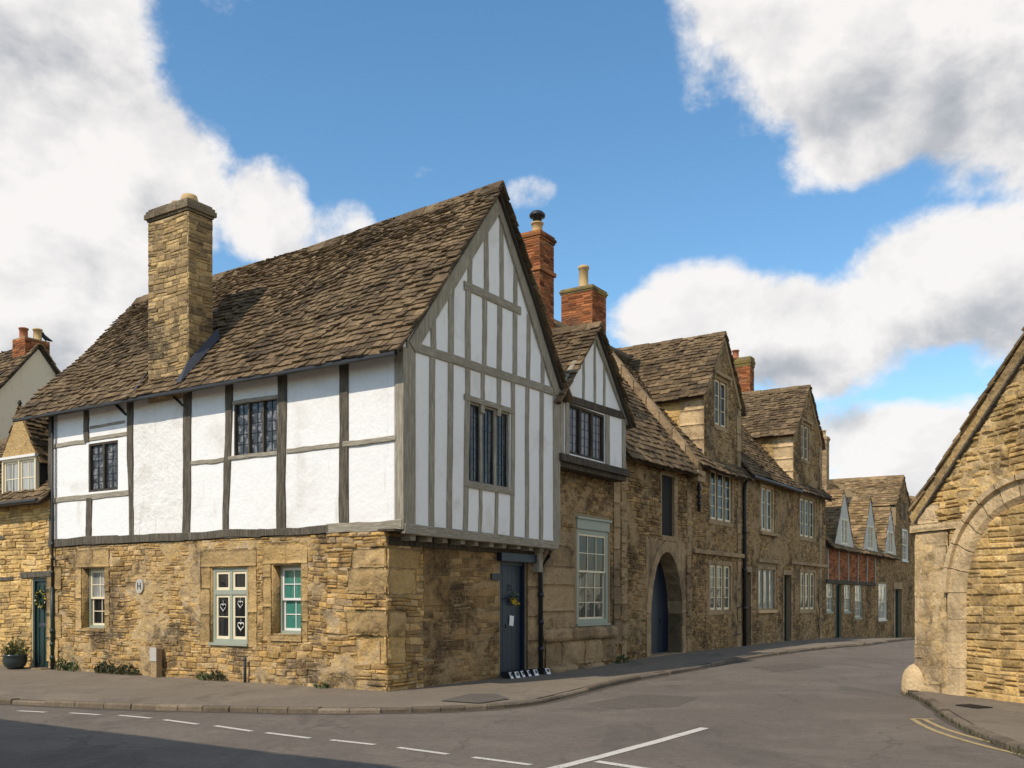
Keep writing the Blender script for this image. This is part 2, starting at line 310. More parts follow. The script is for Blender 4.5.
class MB:
    def __init__(s): s.v = []; s.f = []; s.m = []; s.t = []; s.cur = 0; s.tint = (.5, .5, .5)
    def rt(s): s.tint = (R(), R(), R())
    def add(s, pts, faces):
        b = len(s.v); s.v += [Vector(p) for p in pts]; s.t += [s.tint] * len(pts)
        for f in faces: s.f.append([b + i for i in f]); s.m.append(s.cur)
    def hexa(s, p):              # 8 points: bottom ring 0-3, top ring 4-7
        s.add(p, [(3, 2, 1, 0), (4, 5, 6, 7), (0, 1, 5, 4), (1, 2, 6, 5), (2, 3, 7, 6), (3, 0, 4, 7)])
    def box(s, F, u0, u1, v0, v1, z0, z1):
        s.hexa([F.p(u0, v0, z0), F.p(u1, v0, z0), F.p(u1, v1, z0), F.p(u0, v1, z0),
                F.p(u0, v0, z1), F.p(u1, v0, z1), F.p(u1, v1, z1), F.p(u0, v1, z1)])
    def prism(s, F, poly, v0, v1):
        n = len(poly); pts = [F.p(u, v0, z) for u, z in poly] + [F.p(u, v1, z) for u, z in poly]
        s.add(pts, [tuple(range(n - 1, -1, -1)), tuple(range(n, 2 * n))] + [(i, (i + 1) % n, n + (i + 1) % n, n + i) for i in range(n)])
    def tube(s, pts, r, n=8, cap=True):
        pts = [Vector(p) for p in pts]; rs = r if isinstance(r, (list, tuple)) else [r] * len(pts); ring = []
        for i, p in enumerate(pts):
            d = (pts[min(i + 1, len(pts) - 1)] - pts[max(i - 1, 0)]).normalized()
            a = d.cross(Vector((0, 0, 1)) if abs(d.z) < .9 else Vector((1, 0, 0))).normalized(); b_ = d.cross(a)
            ring += [p + (a * math.cos(k / n * 6.28319) + b_ * math.sin(k / n * 6.28319)) * rs[i] for k in range(n)]
        fs = [(i * n + k, i * n + (k + 1) % n, (i + 1) * n + (k + 1) % n, (i + 1) * n + k) for i in range(len(pts) - 1) for k in range(n)]
        if cap: fs += [tuple(range(n - 1, -1, -1)), tuple((len(pts) - 1) * n + k for k in range(n))]
        s.add(ring, fs)
    def lathe(s, c, prof, n=16):
        ring = [Vector((c[0] + r * math.cos(k / n * 6.28319), c[1] + r * math.sin(k / n * 6.28319), c[2] + z)) for r, z in prof for k in range(n)]
        fs = [(i * n + k, i * n + (k + 1) % n, (i + 1) * n + (k + 1) % n, (i + 1) * n + k) for i in range(len(prof) - 1) for k in range(n)]
        fs += [tuple(range(n - 1, -1, -1)), tuple((len(prof) - 1) * n + k for k in range(n))]
        s.add(ring, fs)
    def build(s, name, mats, parent=None, smooth=False):
        if not s.v: return None
        base = parent['_base'] if parent is not None else None
        if base is None:
            c = sum(s.v, Vector()) / len(s.v); zmin = min(p.z for p in s.v); base = [c.x, c.y, zmin]; own = True
        else: own = False
        b = Vector(base)
        me = bpy.data.meshes.new(name); me.from_pydata([p - b for p in s.v], [], s.f)
        for m in (mats if isinstance(mats, list) else [mats]): me.materials.append(M[m])
        me.polygons.foreach_set('material_index', s.m)
        if smooth: me.polygons.foreach_set('use_smooth', [True] * len(s.f))
        a = me.color_attributes.new('tint', 'FLOAT_COLOR', 'POINT')
        a.data.foreach_set('color', [x for t in s.t for x in (t[0], t[1], t[2], 1.0)])
        me.validate(); me.update()
        o = bpy.data.objects.new(name, me); COL.objects.link(o)
        if own: o.location = b
        if parent is not None: o.parent = parent
        o['_base'] = list(base)
        return o

def tag(o, label=None, cat=None, group=None, kind=None):
    if label: o['label'] = label
    if cat: o['category'] = cat
    if group: o['group'] = group
    if kind: o['kind'] = kind
    return o
def thing(name, loc, label, cat, group=None):
    o = bpy.data.objects.new(name, None); COL.objects.link(o); o.location = loc; o.empty_display_size = .2
    o['_base'] = list(loc); return tag(o, label, cat, group)

def clip(poly, a, b, c):
    out = []
    for i in range(len(poly)):
        p, q = poly[i], poly[(i + 1) % len(poly)]
        dp, dq = a * p[0] + b * p[1] - c, a * q[0] + b * q[1] - c
        if dp <= 1e-9: out.append(p)
        if (dp < -1e-9 and dq > 1e-9) or (dp > 1e-9 and dq < -1e-9):
            k = dp / (dp - dq); out.append((p[0] + k * (q[0] - p[0]), p[1] + k * (q[1] - p[1])))
    return out if len(out) >= 3 else []
def area(p): return abs(sum(p[i][0] * p[(i + 1) % len(p)][1] - p[(i + 1) % len(p)][0] * p[i][1] for i in range(len(p)))) / 2
def minus(polys, h):
    u0, u1, z0, z1 = h; out = []
    for p in polys:
        if max(q[0] for q in p) <= u0 or min(q[0] for q in p) >= u1 or max(q[1] for q in p) <= z0 or min(q[1] for q in p) >= z1:
            out.append(p); continue
        mid = clip(clip(p, -1, 0, -u0), 1, 0, u1)
        for q in (clip(p, 1, 0, u0), clip(p, -1, 0, -u1), clip(mid, 0, 1, z0) if mid else [], clip(mid, 0, -1, -z1) if mid else []):
            if q and area(q) > 1e-5: out.append(q)
    return out
def clip_convex(poly, conv):     # conv counter-clockwise in (u, z)
    for i in range(len(conv)):
        p, q = conv[i], conv[(i + 1) % len(conv)]
        ex, ez = q[0] - p[0], q[1] - p[1]
        poly = clip(poly, ez, -ex, ez * p[0] - ex * p[1])
        if not poly: return []
    return poly
def ccw(p):
    a = sum(p[i][0] * p[(i + 1) % len(p)][1] - p[(i + 1) % len(p)][0] * p[i][1] for i in range(len(p)))
    return p if a > 0 else p[::-1]

def slab(mb, F, poly, holes, v0, v1):
    ps = [poly]
    for h in holes: ps = minus(ps, h)
    for p in ps: mb.prism(F, ccw(p), v0, v1)

def one_stone(mb, F, pl, vb, dep, gap=.006, bev=.012, rough=.006):
    cu = sum(p[0] for p in pl) / len(pl); cz = sum(p[1] for p in pl) / len(pl)
    hu = (max(p[0] for p in pl) - min(p[0] for p in pl)) / 2; hz = (max(p[1] for p in pl) - min(p[1] for p in pl)) / 2
    if hu < .018 or hz < .014: return
    def ring(g, v, j):
        a = max(.3, 1 - g / hu); b = max(.3, 1 - g / hz)
        return [F.p(cu + (p[0] - cu) * a + U(-j, j), v + U(-j, j), cz + (p[1] - cz) * b + U(-j, j) * .7) for p in pl]
    n = len(pl); pts = ring(0, vb, 0) + ring(gap, vb + dep * .6, rough * .6) + ring(gap + bev, vb + dep, rough)
    cen = F.p(cu + U(-.2, .2) * hu, vb + dep + U(0, .35) * dep, cz); pts.append(cen)
    fs = [(k * n + i, k * n + (i + 1) % n, (k + 1) * n + (i + 1) % n, (k + 1) * n + i) for k in range(2) for i in range(n)]
    fs += [(2 * n + i, 2 * n + (i + 1) % n, 3 * n) for i in range(n)]
    mb.rt(); mb.add(pts, fs)

def stones(mb, F, poly, holes, h=(.07, .16), w=(.12, .42), dep=(.012, .035), vb=-.004, gap=.006, skip=None, tilt=.022):
    poly = ccw(poly)
    u_a, u_b = min(p[0] for p in poly), max(p[0] for p in poly); z_a, z_b = min(p[1] for p in poly), max(p[1] for p in poly)
    z = z_a; ph = U(0, 9)
    wav = lambda u, zz: zz + tilt * math.sin(u * 1.7 + zz * 2 + ph) + tilt * .6 * math.sin(u * 5.1 + ph * 2)
    while z < z_b:
        hh = min(U(*h), z_b - z + .01) if z_b - z > h[0] else z_b - z + .001
        u = u_a - U(0, w[1]) * .6
        while u < u_b:
            ww = U(*w) * (.75 + .5 * hh / h[1]); parts = [(z, z + hh)]
            if hh > h[1] * .7 and R() < .35: k = U(.4, .6); parts = [(z, z + hh * k), (z + hh * k, z + hh)]
            for za, zb in parts:
                q = [(u, wav(u, za)), (u + ww, wav(u + ww, za)), (u + ww + U(-.012, .012), wav(u + ww, zb)), (u + U(-.012, .012), wav(u, zb))]
                q = clip_convex(q, poly)
                if not q: continue
                qs = [q]
                for hl in holes: qs = minus(qs, hl)
                for p in qs:
                    if skip and skip(sum(a for a, _ in p) / len(p), sum(b for _, b in p) / len(p)): continue
                    one_stone(mb, F, p, vb, U(*dep), gap=gap, rough=min(.007, hh * .06))
            u += ww
        z += hh

def lump_block(mb, F, u0, u1, z0, z1, vb, dep, amp=.03, nu=6, nz=5, freq=3.0, rnd=.25):
    """large eroded block: gridded front face pushed about by noise, edges rounded back"""
    mb.rt(); pts = []; off = U(0, 50)
    for j in range(nz + 1):
        for i in range(nu + 1):
            a, b = i / nu, j / nz; e = min(a, 1 - a) * 2 * nu / 2; e2 = min(b, 1 - b) * 2 * nz / 2
            edge = min(1, e) * min(1, e2)
            u = u0 + (u1 - u0) * a; z = z0 + (z1 - z0) * b
            d = dep * (1 - rnd * (1 - edge)) + amp * mnoise.noise(Vector((u * freq + off, z * freq, off))) * (0.35 + .65 * edge) + amp * .5 * mnoise.noise(Vector((u * freq * 3 + off, z * freq * 3, off))) 
            pts.append(F.p(u + amp * .3 * mnoise.noise(Vector((z * 4, off, u))), vb + max(.004, d), z + amp * .3 * mnoise.noise(Vector((u * 4, z, off)))))
    n = nu + 1; fs = [(j * n + i, j * n + i + 1, (j + 1) * n + i + 1, (j + 1) * n + i) for j in range(nz) for i in range(nu)]
    ringi = [i for i in range(n)] + [j * n + nu for j in range(1, nz + 1)] + [nz * n + i for i in range(nu - 1, -1, -1)] + [j * n for j in range(nz - 1, 0, -1)]
    b0 = len(pts)
    for k in ringi:
        i, j = k % n, k // n; pts.append(F.p(u0 + (u1 - u0) * i / nu, vb - .03, z0 + (z1 - z0) * j / nz))
    L = len(ringi)
    fs += [(ringi[k], b0 + k, b0 + (k + 1) % L, ringi[(k + 1) % L]) for k in range(L)]
    fs = [tuple(reversed(f)) if len(f) == 4 and max(f) >= b0 else f for f in fs]
    mb.add(pts, fs)

def roof_slope(mb, e0, e1, r1, r0, course=(.20, .12), w=(.11, .27), seed=0, wav=.05, thick=(.020, .040)):
    e0, e1, r1, r0 = map(Vector, (e0, e1, r1, r0))
    nrm = (e1 - e0).cross(r0 - e0).normalized()
    if nrm.z < 0: nrm = -nrm
    Sl = ((r0 - e0).length + (r1 - e1).length) / 2; rev = (e1 - e0).cross(r0 - e0).z < 0
    def P(a, b, h):
        q = (e0 * (1 - a) + e1 * a) * (1 - b) + (r0 * (1 - a) + r1 * a) * b
        return q + nrm * (h + wav * mnoise.noise(q * .45 + Vector((seed, 0, 0))))
    mb.cur = 1; ng = 24
    for i in range(ng):
        ins = .05 / max(.5, (e1 - e0).length); a, b = ins + (1 - 2 * ins) * i / ng, ins + (1 - 2 * ins) * (i + 1) / ng
        for j in range(4):
            c, d = j / 4, (j + 1) / 4
            mb.hexa([P(a, c, -.05), P(b, c, -.05), P(b, d, -.05), P(a, d, -.05), P(a, c, 0), P(b, c, 0), P(b, d, 0), P(a, d, 0)])
    mb.cur = 0; t = -.04; k = 0
    while t < Sl:
        fr = max(0, t / Sl); ex = course[0] + (course[1] - course[0]) * fr; ex *= U(.9, 1.1)
        Lw = ((e1 - e0) * (1 - fr) + (r1 - r0) * fr).length; s = -.03 - U(0, .15) * 0
        while s < Lw:
            ww = U(*w) * (1.1 - .45 * fr)
            if Lw - s - ww < .12: ww = Lw - s + U(0, .03)
            j = U(-.034, .016); lo = U(.04, .074); th = U(*thick); sk = U(-.012, .012)
            tb, tt = t + j, min(t + ex * 1.55, Sl + .02)
            eg0 = U(-.03, .02) if s < .02 else .004; eg1 = U(-.03, .02) if s + ww >= Lw else .004; a0, a1 = (s + eg0) / Lw, (s + ww - eg1) / Lw; b0, b1, b1_ = tb / Sl, (tb + sk) / Sl, tt / Sl
            hi = .012
            top = [P(a0, b0, lo + th), P(a1, b1, lo + th + U(-.012, .012)), P(a1, b1_, hi + th), P(a0, b1_, hi + th)]
            bot = [P(a0, b0, lo), P(a1, b1, lo), P(a1, b1_, hi), P(a0, b1_, hi)]
            mb.rt(); mb.hexa(bot + top); s += ww
        t += ex; k += 1

def ridge_line(mb, a, b, seed=0, wav=.0, r=.16):
    a, b = Vector(a), Vector(b); L = (b - a).length; d = (b - a).normalized(); side = d.cross(Vector((0, 0, 1))).normalized(); s = 0
    while s < L:
        l = min(U(.35, .6), L - s); mb.rt(); j = U(-.012, .018)
        p, q = a + d * s, a + d * (s + l - .008)
        for sg in (1, -1):
            o = [side * sg * .0 + Vector((0, 0, .05 + j)), side * sg * r + Vector((0, 0, -r * 1.05 + j))]
            tk = Vector((0, 0, .05)) + side * sg * .02
            mb.hexa([p + o[0], q + o[0], q + o[1], p + o[1], p + o[0] + tk, q + o[0] + tk, q + o[1] + tk, p + o[1] + tk])
        s += l

def timber(F, p0, p1, w, v0=-.05, v1=.028, wob=.012, w1=None, seg=7):
    """a hand-hewn beam in the wall plane from (u,z) to (u,z)"""
    mb = MB(); d = Vector((p1[0] - p0[0], p1[1] - p0[1])); L = d.length; d.normalize(); n = Vector((-d.y, d.x)); w1 = w1 or w; o = U(0, 99); rows = []
    for i in range(seg + 1):
        k = i / seg; c = Vector(p0) + d * (L * k) + n * (wob * 1.3 * mnoise.noise(Vector((k * 2.5, o, 0))))
        ww = (w + (w1 - w) * k) / 2
        a = c + n * (ww + wob * .6 * mnoise.noise(Vector((k * 6, o, 5)))); b = c - n * (ww + wob * .6 * mnoise.noise(Vector((k * 6, o, 9))))
        vv = v1 + .006 * mnoise.noise(Vector((k * 4, o, 2)))
        ch = .010
        a2, b2 = a - n * ch, b + n * ch
        rows.append([F.p(b.x, v0, b.y), F.p(b.x, vv - ch, b.y), F.p(b2.x, vv, b2.y), F.p(a2.x, vv, a2.y), F.p(a.x, vv - ch, a.y), F.p(a.x, v0, a.y)])
    pts = [p for r in rows for p in r]; m = 6
    fs = [(i * m + k, i * m + (k + 1) % m, (i + 1) * m + (k + 1) % m, (i + 1) * m + k) for i in range(seg) for k in range(m)]
    fs += [tuple(range(m - 1, -1, -1)), tuple(seg * m + k for k in range(m))]
    mb.add(pts, fs); return mb

def frame_ring(mb, F, u0, u1, z0, z1, w, v0, v1, wb=None):
    wb = wb or w
    mb.box(F, u0, u0 + w, v0, v1, z0, z1); mb.box(F, u1 - w, u1, v0, v1, z0, z1)
    mb.box(F, u0 + w, u1 - w, v0 + .001, v1 - .002, z1 - w, z1); mb.box(F, u0 + w, u1 - w, v0 + .001, v1 - .002, z0, z0 + wb)

def sash(parent, F, u0, u1, z0, z1, cols, rows, v, mat='cream', glass='glass', w=.045, bar=.018, t=.035, name='sash'):
    mb = MB(); frame_ring(mb, F, u0, u1, z0, z1, w, v - t, v)
    for i in range(1, cols):
        u = u0 + w + (u1 - u0 - 2 * w) * i / cols; mb.box(F, u - bar / 2, u + bar / 2, v - t + .006, v - .006, z0 + w, z1 - w)
    for j in range(1, rows):
        z = z0 + w + (z1 - z0 - 2 * w) * j / rows; mb.box(F, u0 + w, u1 - w, v - t + .008, v - .008, z - bar / 2, z + bar / 2)
    mb.build(name, mat, parent)
    g = MB()
    for i in range(cols):
        for j in range(rows):
            a, b = u0 + w + (u1 - u0 - 2 * w) * i / cols, u0 + w + (u1 - u0 - 2 * w) * (i + 1) / cols
            c, d = z0 + w + (z1 - z0 - 2 * w) * j / rows, z0 + w + (z1 - z0 - 2 * w) * (j + 1) / rows
            tl = U(-.004, .004)
            g.add([F.p(a, v - t + .010 + tl, c), F.p(b, v - t + .010 - tl, c), F.p(b, v - t + .012, d), F.p(a, v - t + .012, d)], [(0, 1, 2, 3)])
    g.build('pane', glass, parent)

def backing(parent, F, u0, u1, z0, z1, v):
    mb = MB(); mb.box(F, u0 - .05, u1 + .05, v - .04, v, z0 - .05, z1 + .05); mb.build('dark_room_board', 'dark', parent)  # near-black board stands for the unlit room behind a window

def sash_window(house, F, r, cols, rt, rb, fm='sage', sm='cream', gt='glass', gb=None, fw=.07, v=-.12, split=.5):
    u0, u1, z0, z1 = r; mb = MB(); frame_ring(mb, F, u0, u1, z0, z1, fw, v - .06, v + .02)
    o = mb.build('window', fm, house); zm = z0 + fw + (z1 - z0 - 2 * fw) * split
    sash(o, F, u0 + fw, u1 - fw, zm - .02, z1 - fw, cols, rt, v + .005, sm, gt)
    sash(o, F, u0 + fw, u1 - fw, z0 + fw, zm + .02, cols, rb, v - .035, sm, gb or gt)
    sb = MB(); sb.box(F, u0 - .03, u1 + .03, v - .02, v + .075, z0 - .05, z0); sb.build('sill', fm, o)
    return o

def lights_window(house, F, r, n, fm='oak_v', lm='iron', glass='glass', fw=.06, mw=.06, v=-.06, lw=.03, rows=4, cols=2, fd=.08, bar=.010, head=None, lead='iron'):
    u0, u1, z0, z1 = r; mb = MB(); frame_ring(mb, F, u0, u1, z0, z1, fw, v - fd, v + .03)
    L = (u1 - u0 - 2 * fw - (n - 1) * mw) / n; sp = []
    for i in range(n):
        a = u0 + fw + i * (L + mw); sp.append((a, a + L))
        if i: mb.box(F, a - mw, a, v - fd + .004, v + .025, z0 + fw, z1 - fw)
    o = mb.build('window', fm, house)
    for a, b in sp: sash(o, F, a, b, z0 + fw, z1 - fw, cols, rows, v - .012, lm, glass, w=lw, bar=bar, t=.03, name='casement')
    return o

def leaves(mb, c, rad, n, size, up=0.3):
    for _ in range(n):
        d = Vector((random.gauss(0, 1), random.gauss(0, 1), random.gauss(0, 1))); d.normalize(); k = R() ** .5
        p = Vector(c) + Vector((d.x * rad[0], d.y * rad[1], d.z * rad[2])) * k
        a = Vector((U(-1, 1), U(-1, 1), U(-.4, 1) + up)).normalized(); b = a.cross(Vector((U(-1, 1), U(-1, 1), U(-1, 1)))).normalized()
        s = size * U(.6, 1.4); mb.add([p - a * s, p - b * s * .4, p + a * s, p + b * s * .4], [(0, 1, 2, 3)])

def door(house, F, r, mat, v=-.12, planks=0, panels=0, fw=.07, label=None, fm=None):
    u0, u1, z0, z1 = r; mb = MB()
    mb.box(F, u0, u0 + fw, v - .06, v + .05, z0, z1); mb.box(F, u1 - fw, u1, v - .06, v + .05, z0, z1); mb.box(F, u0 + fw, u1 - fw, v - .055, v + .048, z1 - fw, z1)
    mb.build('door_frame', fm or mat, house); a, b, d = u0 + fw, u1 - fw, z1 - fw; mb = MB()
    if planks:
        for i in range(planks):
            x, y = a + (b - a) * i / planks, a + (b - a) * (i + 1) / planks; mb.box(F, x + .003, y - .003, v - .04, v + U(-.002, .003), z0 + .01, d)
    else:
        mb.box(F, a, b, v - .04, v - .012, z0 + .01, d); frame_ring(mb, F, a, b, z0 + .01, d, .1, v - .013, v + .004)
        nz = panels or 2
        for j in range(1, nz): z = z0 + (d - z0) * j / nz; mb.box(F, a + .1, b - .1, v - .013, v + .003, z - .05, z + .05)
        mb.box(F, (a + b) / 2 - .05, (a + b) / 2 + .05, v - .013, v + .002, z0 + .1, d - .1)
    o = mb.build('door', mat, house)
    if label: o['label'] = label
    return o

def pipe(house, pts, r=.045, mat='gutter', name='downpipe'):
    mb = MB(); mb.tube(pts, r, 10)
    for i in range(1, 4):
        a, b = Vector(pts[-2]), Vector(pts[-1]); p = a.lerp(b, i / 4); mb.tube([p - Vector((0, 0, .05)), p + Vector((0, 0, .05))], r * 1.35, 10)
    return mb.build(name, mat, house, True)

def fbm(u, z, k, o): return mnoise.noise(Vector((u * k + o, z * k, o))) + .5 * mnoise.noise(Vector((u * k * 2.3, z * k * 2.3 + o, o))) + .28 * mnoise.noise(Vector((u * k * 5.5, z * k * 5.5, o)))
def render_sheet(house, F, u0, u1, z0, z1, holes, mat, base=.004, amp=.045, k=1.0, step=.045, seed=0, name='lime_render', top=None, skip=None, cap=.034):
    """old lime render left in patches: a lumpy sheet that stands proud of the stones only where it has not fallen off"""
    nu, nz = max(2, int((u1 - u0) / step)), max(2, int((z1 - z0) / step)); mb = MB(); idx = {}; pts = []; vs = {}
    for j in range(nz + 1):
        for i in range(nu + 1):
            u, z = u0 + (u1 - u0) * i / nu, z0 + (z1 - z0) * j / nz
            vs[i, j] = base + amp * fbm(u, z * 1.15, k, seed + 3.7)
    def vid(i, j):
        if (i, j) not in idx:
            idx[i, j] = len(pts); u, z = u0 + (u1 - u0) * i / nu, z0 + (z1 - z0) * j / nz; pts.append(F.p(u, min(vs[i, j], cap + .25 * max(0, vs[i, j] - cap)), z))
        return idx[i, j]
    fs = []
    for j in range(nz):
        for i in range(nu):
            c = ((i, j), (i + 1, j), (i + 1, j + 1), (i, j + 1))
            if max(vs[q] for q in c) < .002: continue
            um, zm = u0 + (u1 - u0) * (i + .5) / nu, z0 + (z1 - z0) * (j + .5) / nz
            if any(a < um < b and p < zm < q for a, b, p, q in holes): continue
            if (top and zm > top(um)) or (skip and skip(um, zm)): continue
            fs.append([vid(*q) for q in c])
    mb.add(pts, fs); return mb.build(name, mat, house, True)
# ------------------------------------------------------------------ the lie of the land
def sstep(x, a, b): k = max(0, min(1, (x - a) / (b - a))); return k * k * (3 - 2 * k)
def zg(y):                                   # pavement level along the street
    k = min(y, 75) - 33
    return .08 * sstep(y, 22, 27) - (.0016 * k * k if k > 0 else 0) * (1 if k < 24 else 1) 
ROAD = -.075
def ground_at(px, py, dz=ROAD):
    y = 15.0
    for _ in range(40): y = (H_EYE - zg(y) - dz) * F_PX / max(1, py - HOR) if py > HOR + 1 else 60
    return Vector(((px - 512) / F_PX * y, y))
YS = [-400, -60, -20, 0] + [5 + i for i in range(0, 71)] + [90, 140, 300, 900]
def sheet(name, x0, x1, ys, dz, mat, nx=2):
    mb = MB(); n = nx + 1
    pts = [Vector((x0 + (x1 - x0) * i / nx, y, zg(y) + dz)) for y in ys for i in range(n)]
    mb.add(pts, [(j * n + i, j * n + i + 1, (j + 1) * n + i + 1, (j + 1) * n + i) for j in range(len(ys) - 1) for i in range(nx)])
    return tag(mb.build(name, mat), kind='structure')
sheet('ground', -700, 700, YS, ROAD - .02, 'earth')
sheet('road', -60, 45, [y for y in YS if -60 <= y <= 75], ROAD, 'asphalt')

C0 = (-1.875, 16.74)
FA = Face(C0, (.84, -.542)); FG = Face(C0, (.542, .84)); FL = FG.shifted(-.35)
BO = (7.22, 17.3); FB = Face(BO, (.273, -.962))

def resample(pts, step=.4):
    out = [pts[0]]
    for a, b in zip(pts, pts[1:]):
        n = max(1, int((b - a).length / step)); out += [a.lerp(b, (i + 1) / n) for i in range(n)]
    return out
def smooth_poly(pts, it=2):
    for _ in range(it):
        q = [pts[0]]
        for a, b in zip(pts, pts[1:]): q += [a.lerp(b, .25), a.lerp(b, .75)]
        pts = q + [pts[-1]]
    return pts
def closest(p, line):
    best = None
    for a, b in zip(line, line[1:]):
        d = b - a; k = max(0, min(1, (p - a).dot(d) / d.length_squared)); q = a + d * k
        if best is None or (p - q).length < best[0]: best = ((p - q).length, q)
    return best[1]
def pavement(name, kerb_pts, wall_line, mat='pavement', side=1):
    k = resample(smooth_poly(kerb_pts)); nv = 5; mb = MB(); pts = []
    for p in k:
        q = closest(p, wall_line); d = (q - p).normalized(); p2 = p + d * .13
        for i in range(nv):
            r = p2.lerp(q, i / (nv - 1)); pts.append(Vector((r.x, r.y, zg(r.y) + .012 * i / (nv - 1))))
    mb.add(pts, [(j * nv + i, (j + 1) * nv + i, (j + 1) * nv + i + 1, j * nv + i + 1) for j in range(len(k) - 1) for i in range(nv - 1)])
    tag(mb.build(name, mat), kind='structure')
    kb = MB(); i = 0                         # kerb of short worn stones
    while i < len(k) - 1:
        j = min(i + random.choice((1, 2, 2, 3)), len(k) - 1); kb.rt(); h = U(-.020, .012); o = U(-.02, .02)
        for a, b in zip(k[i:j], k[i + 1:j + 1]):
            da, db = (closest(a, wall_line) - a).normalized(), (closest(b, wall_line) - b).normalized()
            e = (b - a).normalized() * .006
            A0, B0, A1, B1 = a + da * o + e, b + db * o - e, a + da * .15 + e, b + db * .15 - e
            lo = lambda p: Vector((p.x, p.y, zg(p.y) + ROAD - .03)); hi = lambda p, c=0: Vector((p.x, p.y, zg(p.y) + .004 + h - c))
            cA, cB = A0 + da * .02, B0 + db * .02
            kb.add([lo(A0), lo(B0), hi(B0, .025), hi(A0, .025), hi(cB), hi(cA), hi(B1), hi(A1), lo(B1), lo(A1)],
                   [(0, 1, 2, 3), (3, 2, 4, 5), (5, 4, 6, 7), (7, 6, 8, 9), (0, 3, 5, 7, 9), (1, 8, 6, 4, 2)])
        i = j
    tag(kb.build('kerb', 'kerbstone'), kind='structure')
    return k
kl = [(60 - 400, 690), (-160, 697), (0, 704), (122, 709.6), (212, 712), (333, 714.2), (459, 712), (531, 706), (560, 699.5), (628, 681.5), (705, 667.8), (781, 654.2), (832, 648), (880, 645)]
kerb_l = [ground_at(*p) for p in kl] + [Vector((FL.p(50, 1.6, 0).x, FL.p(50, 1.6, 0).y))]
wl = [FA.p(-30, -.25, 0), FA.p(-.6, -.25, 0), FL.p(60, -.25, 0)]
KL = pavement('pavement', kerb_l, [Vector((p.x, p.y)) for p in wl])
kr = [(917, 693), (926, 703), (938, 713), (962, 729), (1000, 747), (1050, 766)]
kerb_r = [ground_at(*p) for p in kr] + [Vector((7.4, 6.5)), Vector((9.0, 3.0))]
kerb_r[0] = Vector((7.05, 17.5))
wr = [FB.p(-.2, -.25, 0), FB.p(16, -.25, 0)]
KR = pavement('pavement', kerb_r, [Vector((p.x, p.y)) for p in wr])

def road_strip(name, pts, w, mat, dz=.005):
    mb = MB(); p = resample(pts, .25); vs = []
    for i, a in enumerate(p):
        d = (p[min(i + 1, len(p) - 1)] - p[max(0, i - 1)]).normalized(); n = Vector((-d.y, d.x)) * w / 2
        for s in (1, -1):
            q = a + n * s * U(.94, 1.06); vs.append(Vector((q.x, q.y, zg(q.y) + ROAD + dz)))
    mb.add(vs, [(2 * i + 1, 2 * i, 2 * i + 2, 2 * i + 3) for i in range(len(p) - 1)][:] if False else [(2 * i, 2 * i + 1, 2 * i + 3, 2 * i + 2) for i in range(len(p) - 1)])
    return tag(mb.build(name, mat), kind='structure')
for a, b in [((18, 711), (46, 712.5)), ((70, 713.2), (100, 715)), ((119, 715.5), (151, 718.5)), ((164, 720), (198, 724.5)), ((215, 726), (252, 731.5)), ((266, 733), (310, 738.5)), ((331, 740.2), (375, 745)), ((398, 747.8), (448, 754.5)), ((473, 757.6), (531, 765.2))]:
    road_strip('road_marking', [ground_at(*a), ground_at(*b)], .085, 'road_white')
road_strip('road_marking', [ground_at(*p) for p in ((705, 728.2), (660, 741), (610, 754.5), (570, 765), (540, 772))], .13, 'road_white', .006)
road_strip('road_marking', [ground_at(*p) for p in ((596, 761.8), (640, 768.5), (690, 775))], .12, 'road_white', .006)
yl = smooth_poly([ground_at(*p) for p in ((912, 719), (926, 727.5), (948, 736), (985, 746.5), (1030, 757), (1100, 772))])
road_strip('road_marking', yl, .075, 'road_yellow')
yl2 = smooth_poly([ground_at(*p) for p in ((924, 719.5), (940, 727.5), (958, 733.5), (992, 743), (1034, 752.5), (1104, 767))])
road_strip('road_marking', yl2, .075, 'road_yellow')
road_strip('road_marking', [ground_at(912, 719), ground_at(935, 719.6)], .09, 'road_yellow', .006)

# darker tarmac patch in the pavement by the navy door
def flat_patch(name, pxs, dz, mat):
    mb = MB(); ps = [ground_at(*p, 0) for p in pxs]
    mb.add([Vector((p.x, p.y, zg(p.y) + dz)) for p in ps], [tuple(range(len(ps)))])
    return tag(mb.build(name, mat), kind='structure')
flat_patch('pavement_patch', [(440, 701.5), (470, 694.5), (497, 694.5), (509, 699.5), (480, 704)][::-1], .016, 'patch')

# tarmac repairs and a seam in the carriageway, grit lying along the kerbs
flat_patch('road_patch', [(586, 699), (640, 690), (700, 693), (676, 702), (612, 704)][::-1], ROAD + .003, 'patch')
flat_patch('road_patch', [(752, 664), (800, 660), (826, 664), (776, 669)][::-1], ROAD + .003, 'patch')
def grit(K, wline, w, name):
    mb = MB(); vs = []
    pts = [p for p in K if -3 < p.y < 48]
    for p in pts:
        d = (closest(p, wline) - p).normalized(); o = U(.6, 1.3) * w
        for q in (p + d * .02, p - d * o): vs.append(Vector((q.x, q.y, zg(q.y) + ROAD + .0035)))
    mb.add(vs, [(2 * i, 2 * i + 1, 2 * i + 3, 2 * i + 2) for i in range(len(pts) - 1)])
    tag(mb.build(name, 'grit'), kind='structure')
grit(KL, [Vector((p.x, p.y)) for p in wl], .14, 'gutter_grit'); grit(KR, [Vector((p.x, p.y)) for p in wr], .10, 'gutter_grit')
